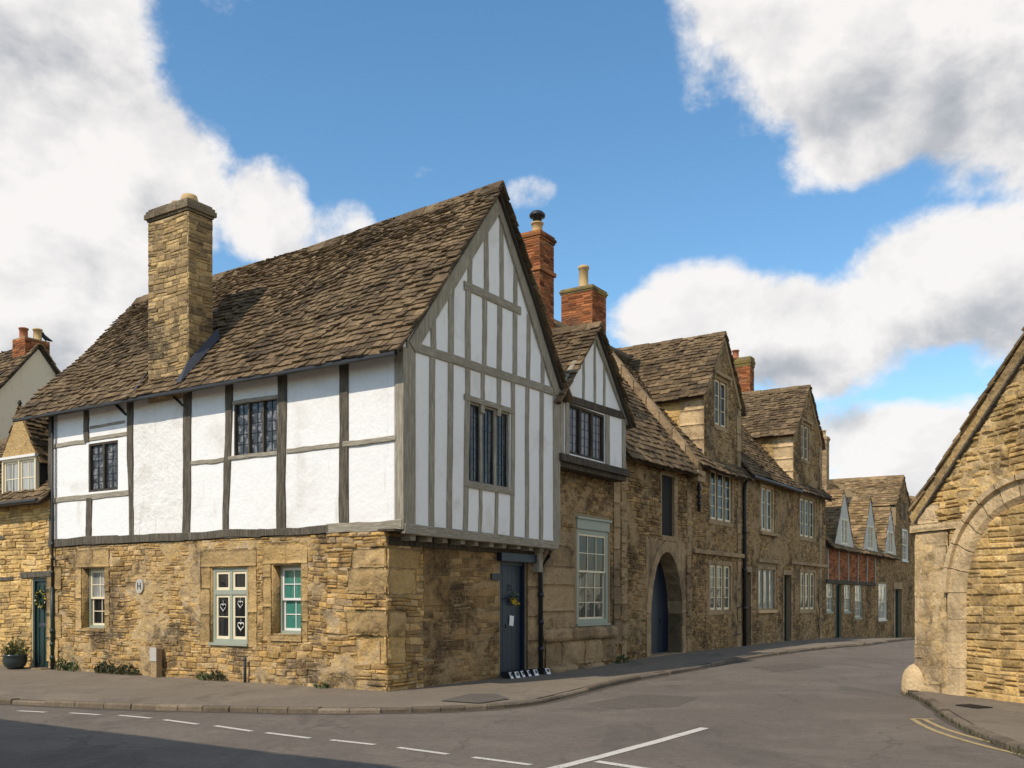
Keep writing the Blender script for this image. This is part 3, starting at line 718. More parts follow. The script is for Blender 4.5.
# ------------------------------------------------------------------ timber framed corner house
HA = thing('timber_framed_house', (C0[0], C0[1], 0), 'big corner house with white timber framed upper floor, golden stone below, tall stone chimney', 'house')
UL = -10.33; GW = 5.32; GR = 2.88                     # left end, gable width, ridge offset
ZS = 2.80                                             # underside of the jetty
w1 = FA.rect(88.5, 118, 442, 491); w2 = FA.rect(234, 277.8, 399, 455)
lw1 = FA.rect(86, 109.5, 567, 628.5, -.1); lw2 = FA.rect(210.5, 248.6, 566.2, 644); lw3 = FA.rect(275.5, 306, 563.5, 634.5, -.1)
gw = FG.rect(467.3, 510.3, 406.5, 486.5)
# upper walls of limewashed plaster
mb = MB(); slab(mb, FA, [(UL, ZS + .02), (-.02, ZS + .02), (-.02, 6.1), (UL, 6.1)], [w1, w2], -.2, 0); mb.build('plaster_wall', 'plaster', HA)
ZE, ZR = 5.9, 9.60
gp = [(0, ZS + .02), (GW, ZS + .02), (GW, 6.05), (GR, ZR - .02), (0, ZE + .1)]
mb = MB(); slab(mb, FG, gp, [gw], -.2, 0); mb.build('gable_wall', 'plaster', HA)
mb = MB()
FGL = Face((FA.p(UL, 0, 0).x, FA.p(UL, 0, 0).y), (.542, .84))
mb.prism(FGL, [(a, min(b, 5.9 + (b - 5.9) * .86)) for a, b in gp], 0, .2); B_ = Face((FG.p(GW, 0, 0).x, FG.p(GW, 0, 0).y), (.84, -.542)); mb.box(B_, UL, -.3, .003, .2, ZS + .02, 6.05)
mb.build('rear_wall', 'plaster', HA)
# rough uneven limewash between the two long posts under the chimney
u0, u1 = FA.u_at(134.5), FA.u_at(183.5); mb = MB(); nu, nz = 26, 50; pts = []
for j in range(nz + 1):
    for i in range(nu + 1):
        u = u0 + (u1 - u0) * i / nu; z = 2.9 + (5.95 - 2.9) * j / nz
        pts.append(FA.p(u, .016 + .014 * mnoise.noise(Vector((u * 1.6, z * 1.6, 1))) + .006 * mnoise.noise(Vector((u * 5, z * 5, 4))), z))
n = nu + 1; mb.add(pts, [(j * n + i, j * n + i + 1, (j + 1) * n + i + 1, (j + 1) * n + i) for j in range(nz) for i in range(nu)])
mb.build('plaster_patch', 'plaster_rough', HA, True)

def post(F, x0, x1, y0, y1, mat='oak_fa', name='post', xb0=None, xb1=None, **k):
    (ua, za), (ub, zb) = F.at((x0 + x1) / 2, y0), F.at(((xb0 or x0) + (xb1 or x1)) / 2, y1)
    w = F.u_at(x1) - F.u_at(x0); wb = F.u_at(xb1 or x1) - F.u_at(xb0 or x0)
    return timber(F, (ub, zb), (ua, za), wb, w1=w, **k).build(name, mat, HA)
def rail(F, xa, ya, xb, yb, th, mat='oak_h', name='rail', **k):
    a, b = F.at(xa, ya), F.at(xb, yb); q = F.p((a[0] + b[0]) / 2, 0, 0).y
    return timber(F, a, b, th / F_PX * q, **k).build(name, mat, HA)
k_ = dict(wob=.034)
post(FA, 339.4, 348.6, 352, 528, **k_); post(FA, 278.6, 287.6, 362, 532, xb0=277, xb1=286, **k_); post(FA, 226, 233.4, 374, 534, xb0=223.5, xb1=229, **k_)
post(FA, 184.5, 192.3, 384, 536, xb0=182.5, xb1=190, **k_); post(FA, 127, 133.4, 396, 540, xb0=130, xb1=134.8, **k_)
post(FA, 84, 89, 404, 442, **k_); post(FA, 86.6, 92, 498, 543, **k_); post(FA, 49.5, 54, 408, 546, **k_)
rail(FA, 53, 446.5, 86, 441.5, 4.5, v1=.02); rail(FA, 53, 501, 131, 492.5, 5.5, v1=.024, wob=.022); rail(FA, 90, 427.5, 125, 422, 3, v1=.012); rail(FA, 90, 439.5, 128, 433.5, 4, v1=.02)
rail(FA, 191.5, 463.3, 227, 459.6, 4.5, v1=.024, wob=.02); rail(FA, 229, 458.3, 278, 452.8, 4.2, v1=.03); rail(FA, 233.5, 403, 279, 396.4, 4, v1=.03)
rail(FA, 287, 451.3, 346, 444.6, 5, v1=.025, wob=.02); rail(FA, 344, 445, 397, 438, 5.5, v1=.04)
for a, b in ((50, 118), (116, 186), (184, 262), (260, 330), (328, 403.2)):
    ya, yb = (543.6 - (x - 50) * .0528 for x in (a, b)); rail(FA, a, ya, b, yb, 8 + 2 * (a > 300), name='sill_beam', mat='oak_fa' if a < 320 else 'oak_h', v1=U(.045, .06), wob=.03)
# wall plate right under the eave
rail(FA, 50, 410, 402, 347.5, 8, name='wall_plate', mat='oak_dark', v1=.03)
# bracket braces beside the posts at the eave
rail(FA, 117, 405, 127, 415, 1.6, name='bracket', mat='iron', v1=.06); rail(FA, 175, 397, 184, 406, 1.6, name='bracket', mat='iron', v1=.06)
# corner post shows on both faces
mb = MB(); mb.box(FG, -.03, .31, -.12, .03, ZS + .02, 5.95); mb.build('corner_post', 'oak_v', HA)
mb = MB(); mb.box(FA, -.155, .027, -.1, .027, ZS + .05, 5.95); mb.build('corner_post', 'oak_v', HA)

# gable framing
def stud(xt, xb, yt, yb, wt, wb): return post(FG, xt - wt / 2, xt + wt / 2, yt, yb, 'oak_v', 'stud', xb - wb / 2, xb + wb / 2, wob=.014, v1=U(.016, .024))
tie = lambda x: 345.5 + (x - 410) * .322; sill = lambda x: 524.5 + (x - 414) * .129; col = lambda x: 284 + (x - 461) * .458
for xt, xb, w in ((432, 431, 5.5), (450.5, 449, 5.3), (527, 526.6, 3.7), (541.5, 540.6, 3.6)): stud(xt, xb, tie(xt), sill(xb), w, w)
stud(467.5, 465, tie(467.5), sill(465), 5, 4.6); stud(512.8, 511.8, tie(512.8), sill(511.8), 4, 3.8)
for x in (482.6, 498.6): stud(x, x, tie(x), 410 + (x - 467) * .2, 4, 3.8); stud(x - 2, x - 2.8, 486 + (x - 480) * .22, sill(x), 3.2, 3.4)
for xt, xb, w in ((451, 450.5, 5.5), (468, 467.5, 5.3), (484.5, 484, 4.8), (499.5, 499, 4.6), (514.8, 514.6, 4.2), (528.5, 528, 3.8)):
    apex = 202 + abs(xt - 497) * (1.69 if xt < 497 else 3.1); stud(xt, xb, max(col(xt), apex), tie(xb), w, w)
stud(433, 433, 312, tie(433), 5, 5.4); stud(542.5, 542.3, 340, tie(542), 3.4, 3.4)
for x, w in ((469.5, 4.4), (486, 4.6), (501.2, 4.4), (515.2, 4)): stud(x, x, 204 + abs(x - 497) * (1.69 if x < 497 else 3.1), col(x), w * .9, w)
rail(FG, 406, tie(406), 556, tie(556), 8.6, name='tie_beam', v1=.034); rail(FG, 463.5, col(463.5), 520, col(520), 8.4, name='collar_beam', v1=.032)
rail(FG, 403, 528.2, 557, 545.8, 9, name='sill_beam', v1=.05, mat='oak_h')
post(FG, 552.6, 559.4, 392, 544, 'oak_v', 'post', 553.4, 559.8)
a, b, c = FG.at(411.5, 342), FG.at(497.5, 199), FG.at(556.5, 392)
mb = timber(FG, (a[0] - .02, a[1] - .1), (b[0] + .02, b[1] - .1), .25, v1=.052); mb.build('barge_board', 'oak_v', HA)
mb = timber(FG, (c[0] - .04, c[1] - .02), (b[0] + .02, b[1] - .1), .25, v1=.056); mb.build('barge_board', 'oak_v', HA)
GL = {}
lights_window(HA, FG, gw, 3, 'oak_v', 'iron', 'glass_curtain', fw=.05, mw=.075, v=-.05, rows=7, cols=3, bar=.010, lw=.028)
for nm, zz in (('window_head', gw[3] + .04), ('window_sill', gw[2] - .04)):
    mb = MB(); mb.box(FG, gw[0] - .12, gw[1] + .12, -.1, .032, zz - .05, zz + .05); mb.build(nm, 'oak_h', HA)
o = lights_window(HA, FA, w1, 2, 'oak_dark', 'iron', 'glass_leaded', fw=.045, mw=.055, v=-.04, rows=6, cols=2, bar=.012, lw=.025)
o = lights_window(HA, FA, w2, 3, 'oak_fa', 'iron', 'glass_leaded', fw=.03, mw=.035, v=-.03, rows=5, cols=2, bar=.011, lw=.022)

# ground floor: rubble with eroded ashlar dressings
lows = [(UL, -.25), (-.36, -.25), (-.36, ZS), (UL, ZS)]
holes = [lw1, lw2, lw3]
sur = [(lw1[0] - .22, lw1[1] + .16, lw1[2] - .06, lw1[3] + .42), (lw2[0] - .30, lw2[1] + .24, lw2[2] - .04, lw2[3] + .36), (lw3[0] - .22, lw3[1] + .16, lw3[2] - .12, lw3[3] + .42)]
mb = MB(); mb.cur = 1; slab(mb, FA, lows, holes, -.4, 0); mb.cur = 0
big = (-1.75, -.36, -.25, 2.72)
stones(mb, FA, lows, sur + [big], h=(.045, .125), w=(.08, .27), dep=(.006, .036), gap=.007)
mb.build('stone_wall', ['stone_a', 'mortar'], HA)
render_sheet(HA, FA, UL + .05, -.5, -.2, ZS - .05, [(a + .06, b - .06, c, d - .06) for a, b, c, d in sur], 'render_a', base=.006, amp=.05, k=.95, seed=11)
mb = MB()
# eroded blocks at the corner, broken up by runs of rubble
z = -.25
rows = ((.34, 1), (.40, 0), (.48, 1), (.44, 1), (.30, 0), (.46, 1), (.34, 1), (.30, 0))
rub = MB()
for i, (h, kind) in enumerate(rows):
    e = U(.45, .95)
    if kind:
        a = -.36 - U(.55, 1.15); b = -.36 + .05
        lump_block(mb, FA, a, b, z, z + h - .012, 0, U(.02, .05) + (.05 if i in (3,) else 0), amp=.085, nu=16, nz=9, freq=2.6, rnd=.5)
        lump_block(mb, FL, -.05, e, z, z + h - .012, 0, U(.02, .04), amp=.07, nu=12, nz=8, freq=2.8, rnd=.5)
        stones(rub, FA, [(-1.76, z), (a - .01, z), (a - .01, z + h), (-1.76, z + h)], [], h=(.05, .13), w=(.12, .36), dep=(.010, .045), gap=.005)
    else:
        stones(rub, FA, [(-1.76, z), (-.33, z), (-.33, z + h), (-1.76, z + h)], [], h=(.06, .15), w=(.14, .42), dep=(.012, .055), gap=.005)
        stones(rub, FL, [(-.03, z), (e, z), (e, z + h), (-.03, z + h)], [], h=(.06, .15), w=(.14, .42), dep=(.012, .05), gap=.005)
    stones(rub, FL, [(e, z), (1.0, z), (1.0, z + h), (e, z + h)], [], h=(.06, .15), w=(.14, .42), dep=(.012, .04), gap=.005)
    z += h
mb.build('corner_block', 'ashlar_a', HA, True); rub.build('corner_rubble', 'stone_a', HA)
def dress(F, r, jl, jr, hh, sh, mat='ashlar_a', v=.028, lump=.03, name='window_surround'):
    u0, u1, z0, z1 = r; mb = MB()
    for a, b in ((u0 - jl, u0), (u1, u1 + jr)):
        z = z0 - sh
        while z < z1 - .05:
            h = min(U(.35, .75), z1 - z); h = z1 - z if z1 - z - h < .2 else h
            lump_block(mb, F, a, b, z + .003, z + h - .003, 0, v + U(-.01, .01), amp=lump, nu=4, nz=8, freq=5); z += h
    s = [u0 - jl, u0 + (u1 - u0) * U(.3, .7), u1 + jr] if R() < .5 else [u0 - jl, u1 + jr]
    for a, b in zip(s, s[1:]): lump_block(mb, F, a + .003, b - .003, z1, z1 + hh, 0, v + .01, amp=lump, nu=8, nz=5, freq=4)
    if sh > .05: lump_block(mb, F, u0 - .02, u1 + .02, z0 - sh, z0, 0, v + .03, amp=lump * .6, nu=8, nz=3, freq=4)
    # reveals
    for a in (u0 - .004, u1 - .03): mb.rt(); mb.box(F, a, a + .034, -.38, .0, z0, z1)
    mb.box(F, u0, u1, -.38, .0, z1 - .03, z1 + .004); mb.box(F, u0, u1, -.38, .0, z0 - .02, z0 + .012)
    return mb.build(name, mat, HA if F is FA else CUR, True)
dress(FA, lw1, .22, .16, .40, .06); dress(FA, lw2, .30, .24, .34, .04); dress(FA, lw3, .22, .16, .40, .12)
sash_window(HA, FA, (lw1[0] + .04, lw1[1] - .04, lw1[2] + .02, lw1[3] - .03), 2, 2, 2, 'sage', 'cream', 'glass_pale', 'glass', v=-.17, fw=.05)
sash_window(HA, FA, (lw3[0] + .04, lw3[1] - .04, lw3[2] + .02, lw3[3] - .03), 2, 2, 2, 'sage', 'white_paint', 'glass_teal', 'glass_teal', v=-.2, fw=.05)
# the sage mullioned window with its small top lights
u0, u1, z0, z1 = lw2; v = -.06; mb = MB(); frame_ring(mb, FA, u0 + .03, u1 - .03, z0 + .02, z1 - .02, .075, v - .08, v + .02)
um = (u0 + u1) / 2; zt = z0 + (z1 - z0) * .665
mb.box(FA, um - .04, um + .04, v - .076, v + .016, z0 + .09, z1 - .09); mb.box(FA, u0 + .1, u1 - .1, v - .074, v + .024, zt - .045, zt + .045)
o = mb.build('window', 'sage', HA)
for a, b in ((u0 + .105, um - .04), (um + .04, u1 - .105)):
    sash(o, FA, a, b, zt + .045, z1 - .095, 1, 1, v, 'cream', 'glass', w=.055, name='casement'); sash(o, FA, a, b, z0 + .095, zt - .045, 1, 2, v, 'cream', 'glass', w=.055, name='casement')
mb = MB(); mb.box(FA, u0, u1, v - .04, .05, z0 - .03, z0 + .022); mb.build('sill', 'sage', o)

# gable ground floor under the jetty
dr = FL.rect(499.8, 526.5, 562, 676); dr = (dr[0], dr[1], -.12, dr[3]); CUR = HA
lowg = [(0, -.3), (5.0, -.3), (5.0, ZS - .2), (0, ZS - .2)]
mb = MB(); mb.cur = 1; slab(mb, FL, lowg, [dr], -.4, 0); mb.cur = 0
stones(mb, FL, [(1.0, -.3), (5.0, -.3), (5.0, ZS - .2), (1.0, ZS - .2)], [(dr[0] - .02, dr[1] + .5, -.3, dr[3] + .16), (1.0, 1.8, 1.5, 2.6)], h=(.05, .16), w=(.14, .5), dep=(.004, .02), gap=.004)
for a, b, c, d in ((1.0, 1.8, 1.5, 2.05), (1.0, 1.8, 2.06, 2.6)): lump_block(mb, FL, a, b - .01, c, d, 0, .03, .012, 8, 6)
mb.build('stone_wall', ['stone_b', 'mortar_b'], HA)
mb = MB(); z = -.3
while z < ZS - .3:
    h = U(.4, .7); lump_block(mb, FL, dr[1] + .0, dr[1] + .5, z, min(z + h, ZS - .25) - .006, 0, .04, .008, 4, 6); z += h
mb.build('door_jamb', 'ashlar_b', HA, True)
mb = MB(); mb.box(FL, dr[0] - .12, dr[1] + .34, -.05, .13, dr[3] + .005, dr[3] + .17); mb.build('door_lintel', 'navy', HA)
dl = door(HA, FL, dr, 'navy', v=-.1, planks=5)
mb = MB(); mb.box(FL, dr[0] - .05, dr[1] + .02, -.1, .14, -.3, -.06); mb.build('door_step', 'ashlar_b', HA)
mb = MB(); mb.box(FL, dr[0] + .36, dr[0] + .62, -.1, -.085, 1.02, 1.10); mb.build('letterbox', 'iron', dl)
mb = MB(); um = (dr[0] + dr[1]) / 2; c = FL.p(um, -.075, 1.86)
mb.tube([c + Vector((.05 * math.sin(a / 10 * 6.283) * FL.d[0], .05 * math.sin(a / 10 * 6.283) * FL.d[1], .06 * math.cos(a / 10 * 6.283))) for a in range(11)], .009, 6); mb.build('knocker', 'lead', dl)
mb = MB(); mb.box(FL, dr[0] - .36, dr[0] - .05, .03, .05, 2.0, 2.14); mb.build('name_plate', 'iron', HA)
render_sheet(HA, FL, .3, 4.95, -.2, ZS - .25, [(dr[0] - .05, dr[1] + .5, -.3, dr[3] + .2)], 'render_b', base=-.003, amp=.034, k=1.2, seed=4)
# jetty: soffit, bressumer and joist ends
mb = MB(); mb.box(FL, -.2, 5.1, -.05, .32, ZS - .02, ZS + .02); mb.build('jetty_soffit', 'oak_dark', HA)
mb = MB(); mb.box(FL, .02, 5.05, -.2, .07, ZS - .24, ZS - .09); mb.build('bressumer', 'oak_dark', HA)
for i in range(10):
    u = .35 + i * .49; mb = MB(); mb.box(FL, u - .07 + U(-.01, .01), u + .07, -.1, .29 + U(-.03, .02), ZS - .16 + U(-.01, .01), ZS - .021); mb.build('joist', 'oak_h', HA)
mb = timber(FL, (4.85, ZS - .6), (4.85, ZS - .1), .14, v0=-.1, v1=.2); mb.build('bracket', 'oak_v', HA)
pb = FL.p(5.02, .09, 0)
pipe(HA, [FG.p(5.0, .0, 2.66), FG.p(5.0, -.05, 2.55), (pb.x, pb.y, 2.3), (pb.x, pb.y, -.05)], .05)
# left end downpipe
p0 = FA.p(-10.2, .08, 0); pipe(HA, [(p0.x, p0.y, 5.8), (p0.x, p0.y, 3.2), (p0.x, p0.y, 1.9)], .028); pipe(HA, [(p0.x, p0.y, 1.9), (p0.x, p0.y, 1.2), (p0.x, p0.y, -.02)], .042, 'green_d')
mb = MB(); 
for i, h in enumerate((.5, .45, .6, .4)): lump_block(mb, FA, -10.5, -10.05 + .12 * (i % 2), 1.55 + (i - 3) * .0 - (3 - i) * .55 + .3, 1.55 - (3 - i) * .55 + .3 + .52, 0, .05, .02, 5, 6)
mb.build('corner_block', 'ashlar_a', HA, True)
# roof
GZ = 5.78; ov = .34; TR = .17
def A3(u, w, z): return FA.p(u, -w, z)
zr = lambda u: 9.66 + max(-.40, .052 * u)
mb = MB(); roof_slope(mb, A3(-11.2, -ov, GZ), A3(TR, -ov, GZ), A3(TR, GR, zr(0)), A3(-11.2, GR, zr(-11)), course=(.175, .095), w=(.09, .25), wav=.10, seed=3)
mb.build('roof', ['tiles', 'deck'], HA)
mb = MB(); roof_slope(mb, A3(TR, GW + .20, 5.95), A3(-11.2, GW + .20, 5.95), A3(-11.2, GR, zr(-11)), A3(TR, GR, zr(0)), course=(.27, .17), wav=.08, seed=5)
mb.build('rear_roof', ['tiles', 'deck'], HA)
mb = MB(); ridge_line(mb, A3(TR, GR, zr(0) + .06), A3(-5.5, GR, zr(-5.5) + .05)); ridge_line(mb, A3(-5.5, GR, zr(-5.5) + .05), A3(-11.2, GR, zr(-11) + .07)); mb.build('ridge', 'tiles', HA)
mb = MB()
for k in range(24):
    a, b = -11.25 + 11.4 * k / 24, -11.25 + 11.4 * (k + 1) / 24
    prof = [(.0, .02), (.0, -.03), (.045, -.05), (.09, -.03), (.09, .02)]
    for (v_a, z_a), (v_b, z_b) in zip(prof, prof[1:]):
        v_a, v_b = v_a * .8, v_b * .8; mb.add([FA.p(a, ov + v_a, GZ - .02 + z_a), FA.p(b, ov + v_a, GZ - .02 + z_a), FA.p(b, ov + v_b, GZ - .02 + z_b), FA.p(a, ov + v_b, GZ - .02 + z_b)], [(0, 1, 2, 3)])
mb.build('gutter', 'gutter', HA, True)
# stone chimney stack rising through the eave
cu0, cu1 = FA.u_at(148.5, .02), FA.u_at(188, .02); cd = .60
mb = MB(); mb.cur = 1; mb.box(FA, cu0, cu1, -cd, 0.02, 5.72, 9.50); mb.cur = 0
FC = FA.shifted(.02); stones(mb, FC, [(cu0, 5.78), (cu1, 5.78), (cu1, 9.50), (cu0, 9.50)], [], h=(.07, .15), w=(.12, .34), dep=(.01, .03))
FD = Face((FA.p(cu1, .02, 0).x, FA.p(cu1, .02, 0).y), (.542, .84)); stones(mb, FD, [(0, 5.9), (cd + .02, 5.9), (cd + .02, 9.50), (0, 9.50)], [], h=(.07, .15), w=(.12, .34), dep=(.01, .03))
ch = mb.build('chimney', ['stone_d', 'mortar'], HA)
mb = MB()
for a, z0, z1 in ((.02, 9.52, 9.57), (.065, 9.57, 9.67), (.04, 9.67, 9.73), (.0, 9.73, 9.78)):
    n = 4
    for i in range(n): mb.rt(); mb.box(FA, cu0 - a + (cu1 - cu0 + 2 * a) * i / n + .003, cu0 - a + (cu1 - cu0 + 2 * a) * (i + 1) / n - .003, -cd - a, .02 + a + U(0, .015), z0, z1 - .003)
mb.build('chimney_cap', 'cap_stone', ch)
c = FA.p(cu1 - .35, -.3, 9.84); mb = MB(); mb.lathe(c, [(.17, 0), (.18, .05), (.16, .12), (.15, .15)], 14); mb.build('chimney_pot', 'clay', ch, True)
c = FA.p(cu0 + .42, -.35, 9.84); mb = MB(); mb.lathe(c, [(.10, 0), (.10, .12), (.09, .15)], 12); mb.build('chimney_pot', 'ashlar_b', ch, True)
# lead flashing up the right side
sl = (zr(-6) - GZ) / (GR + ov); mb = MB(); zz = lambda w: GZ + (w + ov) * sl
mb.add([FA.p(cu1 + .02, .34, zz(-.34) + .18), FA.p(cu1 + .11, .30, zz(-.30) + .13), FA.p(cu1 + .11, -cd - .1, zz(cd + .1) + .13), FA.p(cu1 + .04, -cd - .1, zz(cd + .1) + .34), FA.p(cu1 + .035, .05, zz(-.05) + .34)], [(0, 1, 2, 3, 4)])
mb.build('flashing', 'lead', ch); mb = MB()
mb.add([FA.p(cu0 - .02, .34, zz(-.34) + .17), FA.p(cu0 - .12, .30, zz(-.30) + .15), FA.p(cu0 - .12, -.1, zz(.1) + .15), FA.p(cu0 - .03, -.1, zz(.1) + .3)], [(3, 2, 1, 0)])
mb.build('flashing', 'lead', ch)
# ------------------------------------------------------------------ generic pieces for the terrace
def wall_part(house, F, poly, holes, sur, mats, thick=.35, name='stone_wall', **k):
    mb = MB(); mb.cur = 1; slab(mb, F, poly, holes, -thick, 0); mb.cur = 0
    stones(mb, F, poly, sur or holes, **k); return mb.build(name, mats, house)
def side_walls(house, F, u0, u1, depth, z1, zr_, mat='mortar_b', z0=-.9, wr_=None):
    wr_ = wr_ or depth / 2
    for i, u in enumerate((u0, u1)):
        FS = Face((F.p(u, 0, 0).x, F.p(u, 0, 0).y), (-F.n[0], -F.n[1])) if i else Face((F.p(u, -depth, 0).x, F.p(u, -depth, 0).y), F.n)
        poly = [(.3, z0), (depth, z0), (depth, z1), (wr_, zr_), (.3, z1 + .35)] if i else [(0, z0), (depth - .3, z0), (depth - .3, z1 + .35), (depth - wr_, zr_), (0, z1)]
        mb = MB(); mb.prism(FS, ccw(poly), -.3 if True else 0, -.002); mb.build('side_wall', mat, house)
    mb = MB(); mb.box(F, u0 + .3, u1 - .3, -depth, -depth + .3, z0, z1); mb.build('rear_wall', mat, house)
def pitched(house, F, u0, u1, ze, zr_, w, depth, ov=.25, mats=('tiles', 'deck'), drop=.0, rear=True, name='roof', **k):
    mb = MB(); roof_slope(mb, F.p(u0, ov, ze), F.p(u1, ov, ze), F.p(u1, -w, zr_), F.p(u0, -w, zr_), seed=u0, **k); mb.build(name, list(mats), house)
    if rear:
        mb = MB(); roof_slope(mb, F.p(u1, -depth - ov, ze), F.p(u0, -depth - ov, ze), F.p(u0, -w, zr_), F.p(u1, -w, zr_), seed=u0 + 3, course=(.34, .24), w=(.35, .6)); mb.build('rear_roof', list(mats), house)
    mb = MB(); ridge_line(mb, F.p(u0, -w, zr_ + .06), F.p(u1, -w, zr_ + .06)); mb.build('ridge', mats[0], house)
def cross_gable(house, F, u0, u1, ze, zr_, v0, v1, ov=.16, mats=('tiles', 'deck'), ridge=True, **k):
    m = (u0 + u1) / 2; s = (zr_ - ze) / ((u1 - u0) / 2); zl = ze - ov * s
    for a, L in ((0, 'l'), (1, 'r')):
        mb = MB()
        if a == 0: roof_slope(mb, F.p(u0 - ov, v1, zl), F.p(u0 - ov, v0, zl), F.p(m, v0, zr_), F.p(m, v1, zr_), seed=u0, **k)
        else: roof_slope(mb, F.p(u1 + ov, v0, zl), F.p(u1 + ov, v1, zl), F.p(m, v1, zr_), F.p(m, v0, zr_), seed=u1, **k)
        mb.build('gable_roof', list(mats), house)
    if ridge:
        mb = MB(); ridge_line(mb, F.p(m, v0 + .01, zr_ + .02), F.p(m, v1, zr_ + .02), r=.12); mb.build('ridge', mats[0], house)
def stone_lights(house, F, r, n, mat='ashlar_b', fw=.13, mw=.13, light='cream', glass='glass_pale', cols=1, rows=3, hood=True, v=.03, lw=.062):
    """mullioned stone window with painted casements in each light"""
    fw, mw = fw * .55, mw * .5
    o = lights_window(house, F, r, n, mat, light, glass, fw=fw, mw=mw, v=v - .055, lw=lw, rows=rows, cols=cols, fd=.10, bar=.02)
    mb = MB(); frame_ring(mb, F, r[0] - .06, r[1] + .06, r[2] - .08, r[3] + .06, fw + .055, -.10, v)
    mb.build('mullions', mat, o)
    if hood:
        mb = MB(); mb.box(F, r[0] - .16, r[1] + .16, -.02, .12, r[3] + .05, r[3] + .15)
        for a in (r[0] - .16, r[1] + .06): mb.box(F, a, a + .1, -.02, .11, r[3] - .12, r[3] + .049)
        mb.build('hood_mould', mat, o)
    return o
def chimney_stack(house, F, w0, pxl, pxc, pxr, ytop, zb, mat='brick', cap='lichen', name='chimney', capz=.34, mats2='mortar_b', h=(.068, .076), w=(.2, .24), band=False):
    """a stack on the terrace: left face and street face fitted to where its edges stand"""
    FW = F.shifted(-w0); u0 = FW.u_at(pxc); c = FW.p(u0, 0, 0)
    k = (pxl - 512) / F_PX; a = (k * c.y - c.x) / (-F.n[0] + k * F.n[1]); u1 = FW.u_at(pxr)
    zt = H_EYE + (HOR - ytop) / F_PX * c.y; zc = zt - capz
    LF = Face((FW.p(u0, -a, 0).x, FW.p(u0, -a, 0).y), F.n)      # the face looking left down the terrace
    mb = MB(); mb.cur = 1; mb.box(FW, u0, u1, -a, 0, zb, zc); mb.cur = 0
    for f, L in ((LF, a), (FW, u1 - u0)): stones(mb, f, [(0 if f is LF else u0, zb), (L if f is LF else u1, zb), (L if f is LF else u1, zc), (0 if f is LF else u0, zc)], [], h=h, w=w, dep=(.008, .014), vb=0, gap=.006, tilt=.0)
    o = mb.build(name, [mat, mats2], house)
    mb = MB(); z = zc
    for e, hh in ((.025, capz * .3), (.05, capz * .35), (.02, capz * .35)):
        n = 3
        for i in range(n):
            x0, x1 = u0 - e + (u1 - u0 + 2 * e) * i / n, u0 - e + (u1 - u0 + 2 * e) * (i + 1) / n
            mb.rt(); mb.box(FW, x0 + .002, x1 - .002, -a - e, e + U(0, .012), z, z + hh - .003)
        z += hh
    mb.build('chimney_cap', cap, o)
    return o, FW, u0, u1, a, zt
def pot(o, c, r, h, mat='clay', cowl=False):
    mb = MB(); mb.lathe(c, [(r * .9, -.05), (r, .0), (r, h * .08), (r * .86, h * .12), (r * .84, h * .85), (r * 1.02, h * .87), (r * 1.02, h * .97), (r * .8, h)], 16)
    p = mb.build('chimney_pot', mat, o, True)
    if cowl:
        mb = MB(); mb.lathe((c[0], c[1], c[2] + h), [(r * .7, 0), (r * .7, .12), (r * 1.25, .14), (r * 1.3, .2), (r * .9, .27), (r * .2, .3)], 16); mb.build('cowl', 'iron', o, True)
def fpt(F, u, v, z=0): p = F.p(u, v, z); return (p.x, p.y, z)
SB = dict(h=(.05, .125), w=(.09, .25), dep=(.005, .032), gap=.005)
RW, RZ, RD = 3.2, 9.55, 6.4                       # ridge set-back, ridge height, depth of the terrace

# ------------------------------------------------------------------ narrow house with a jettied gable
HB = CUR = thing('jettied_gable_house', fpt(FL, 7.0, 0), 'narrow house with small black and white gable jutting over a tall sage sash window', 'house')
bu0, bu1 = 5.36, FG.u_at(625); sw = FL.rect(576.8, 608.3, 521, 623.5)
wall_part(HB, FL, [(5.02, -.3), (8.95, -.3), (8.95, 4.72), (5.02, 4.72)], [sw], [(sw[0] - .1, sw[1] + .1, sw[2] - .5, sw[3] + .14), (5.0, sw[0] - .1, .3, 3.2)], ['stone_b', 'mortar_b'], **SB)
mb = MB()
z = .3
while z < 3.2: h = U(.4, .6); lump_block(mb, FL, 5.02, sw[0] - .12, z, min(z + h, 3.2) - .006, 0, .022, .01, 7, 6); z += h
mb.build('ashlar_panel', 'ashlar_b', HB, True)
o = sash_window(HB, FL, (sw[0], sw[1], sw[2], sw[3] - .22), 3, 2, 3, 'sage', 'cream', 'glass', 'glass_curtain', v=-.03, fw=.11, split=.56)
mb = MB(); mb.box(FL, sw[0] - .02, sw[1] + .02, -.08, .03, sw[3] - .22, sw[3] + .01); mb.box(FL, sw[0] - .06, sw[1] + .06, -.08, .07, sw[3] + .01, sw[3] + .06); mb.build('window_head', 'sage', o)
render_sheet(HB, FL, 5.05, 8.7, 1.0, 4.6, [(sw[0] - .12, sw[1] + .12, sw[2] - .5, sw[3] + .16)], 'render_b', base=.003, amp=.045, k=.9, seed=21)
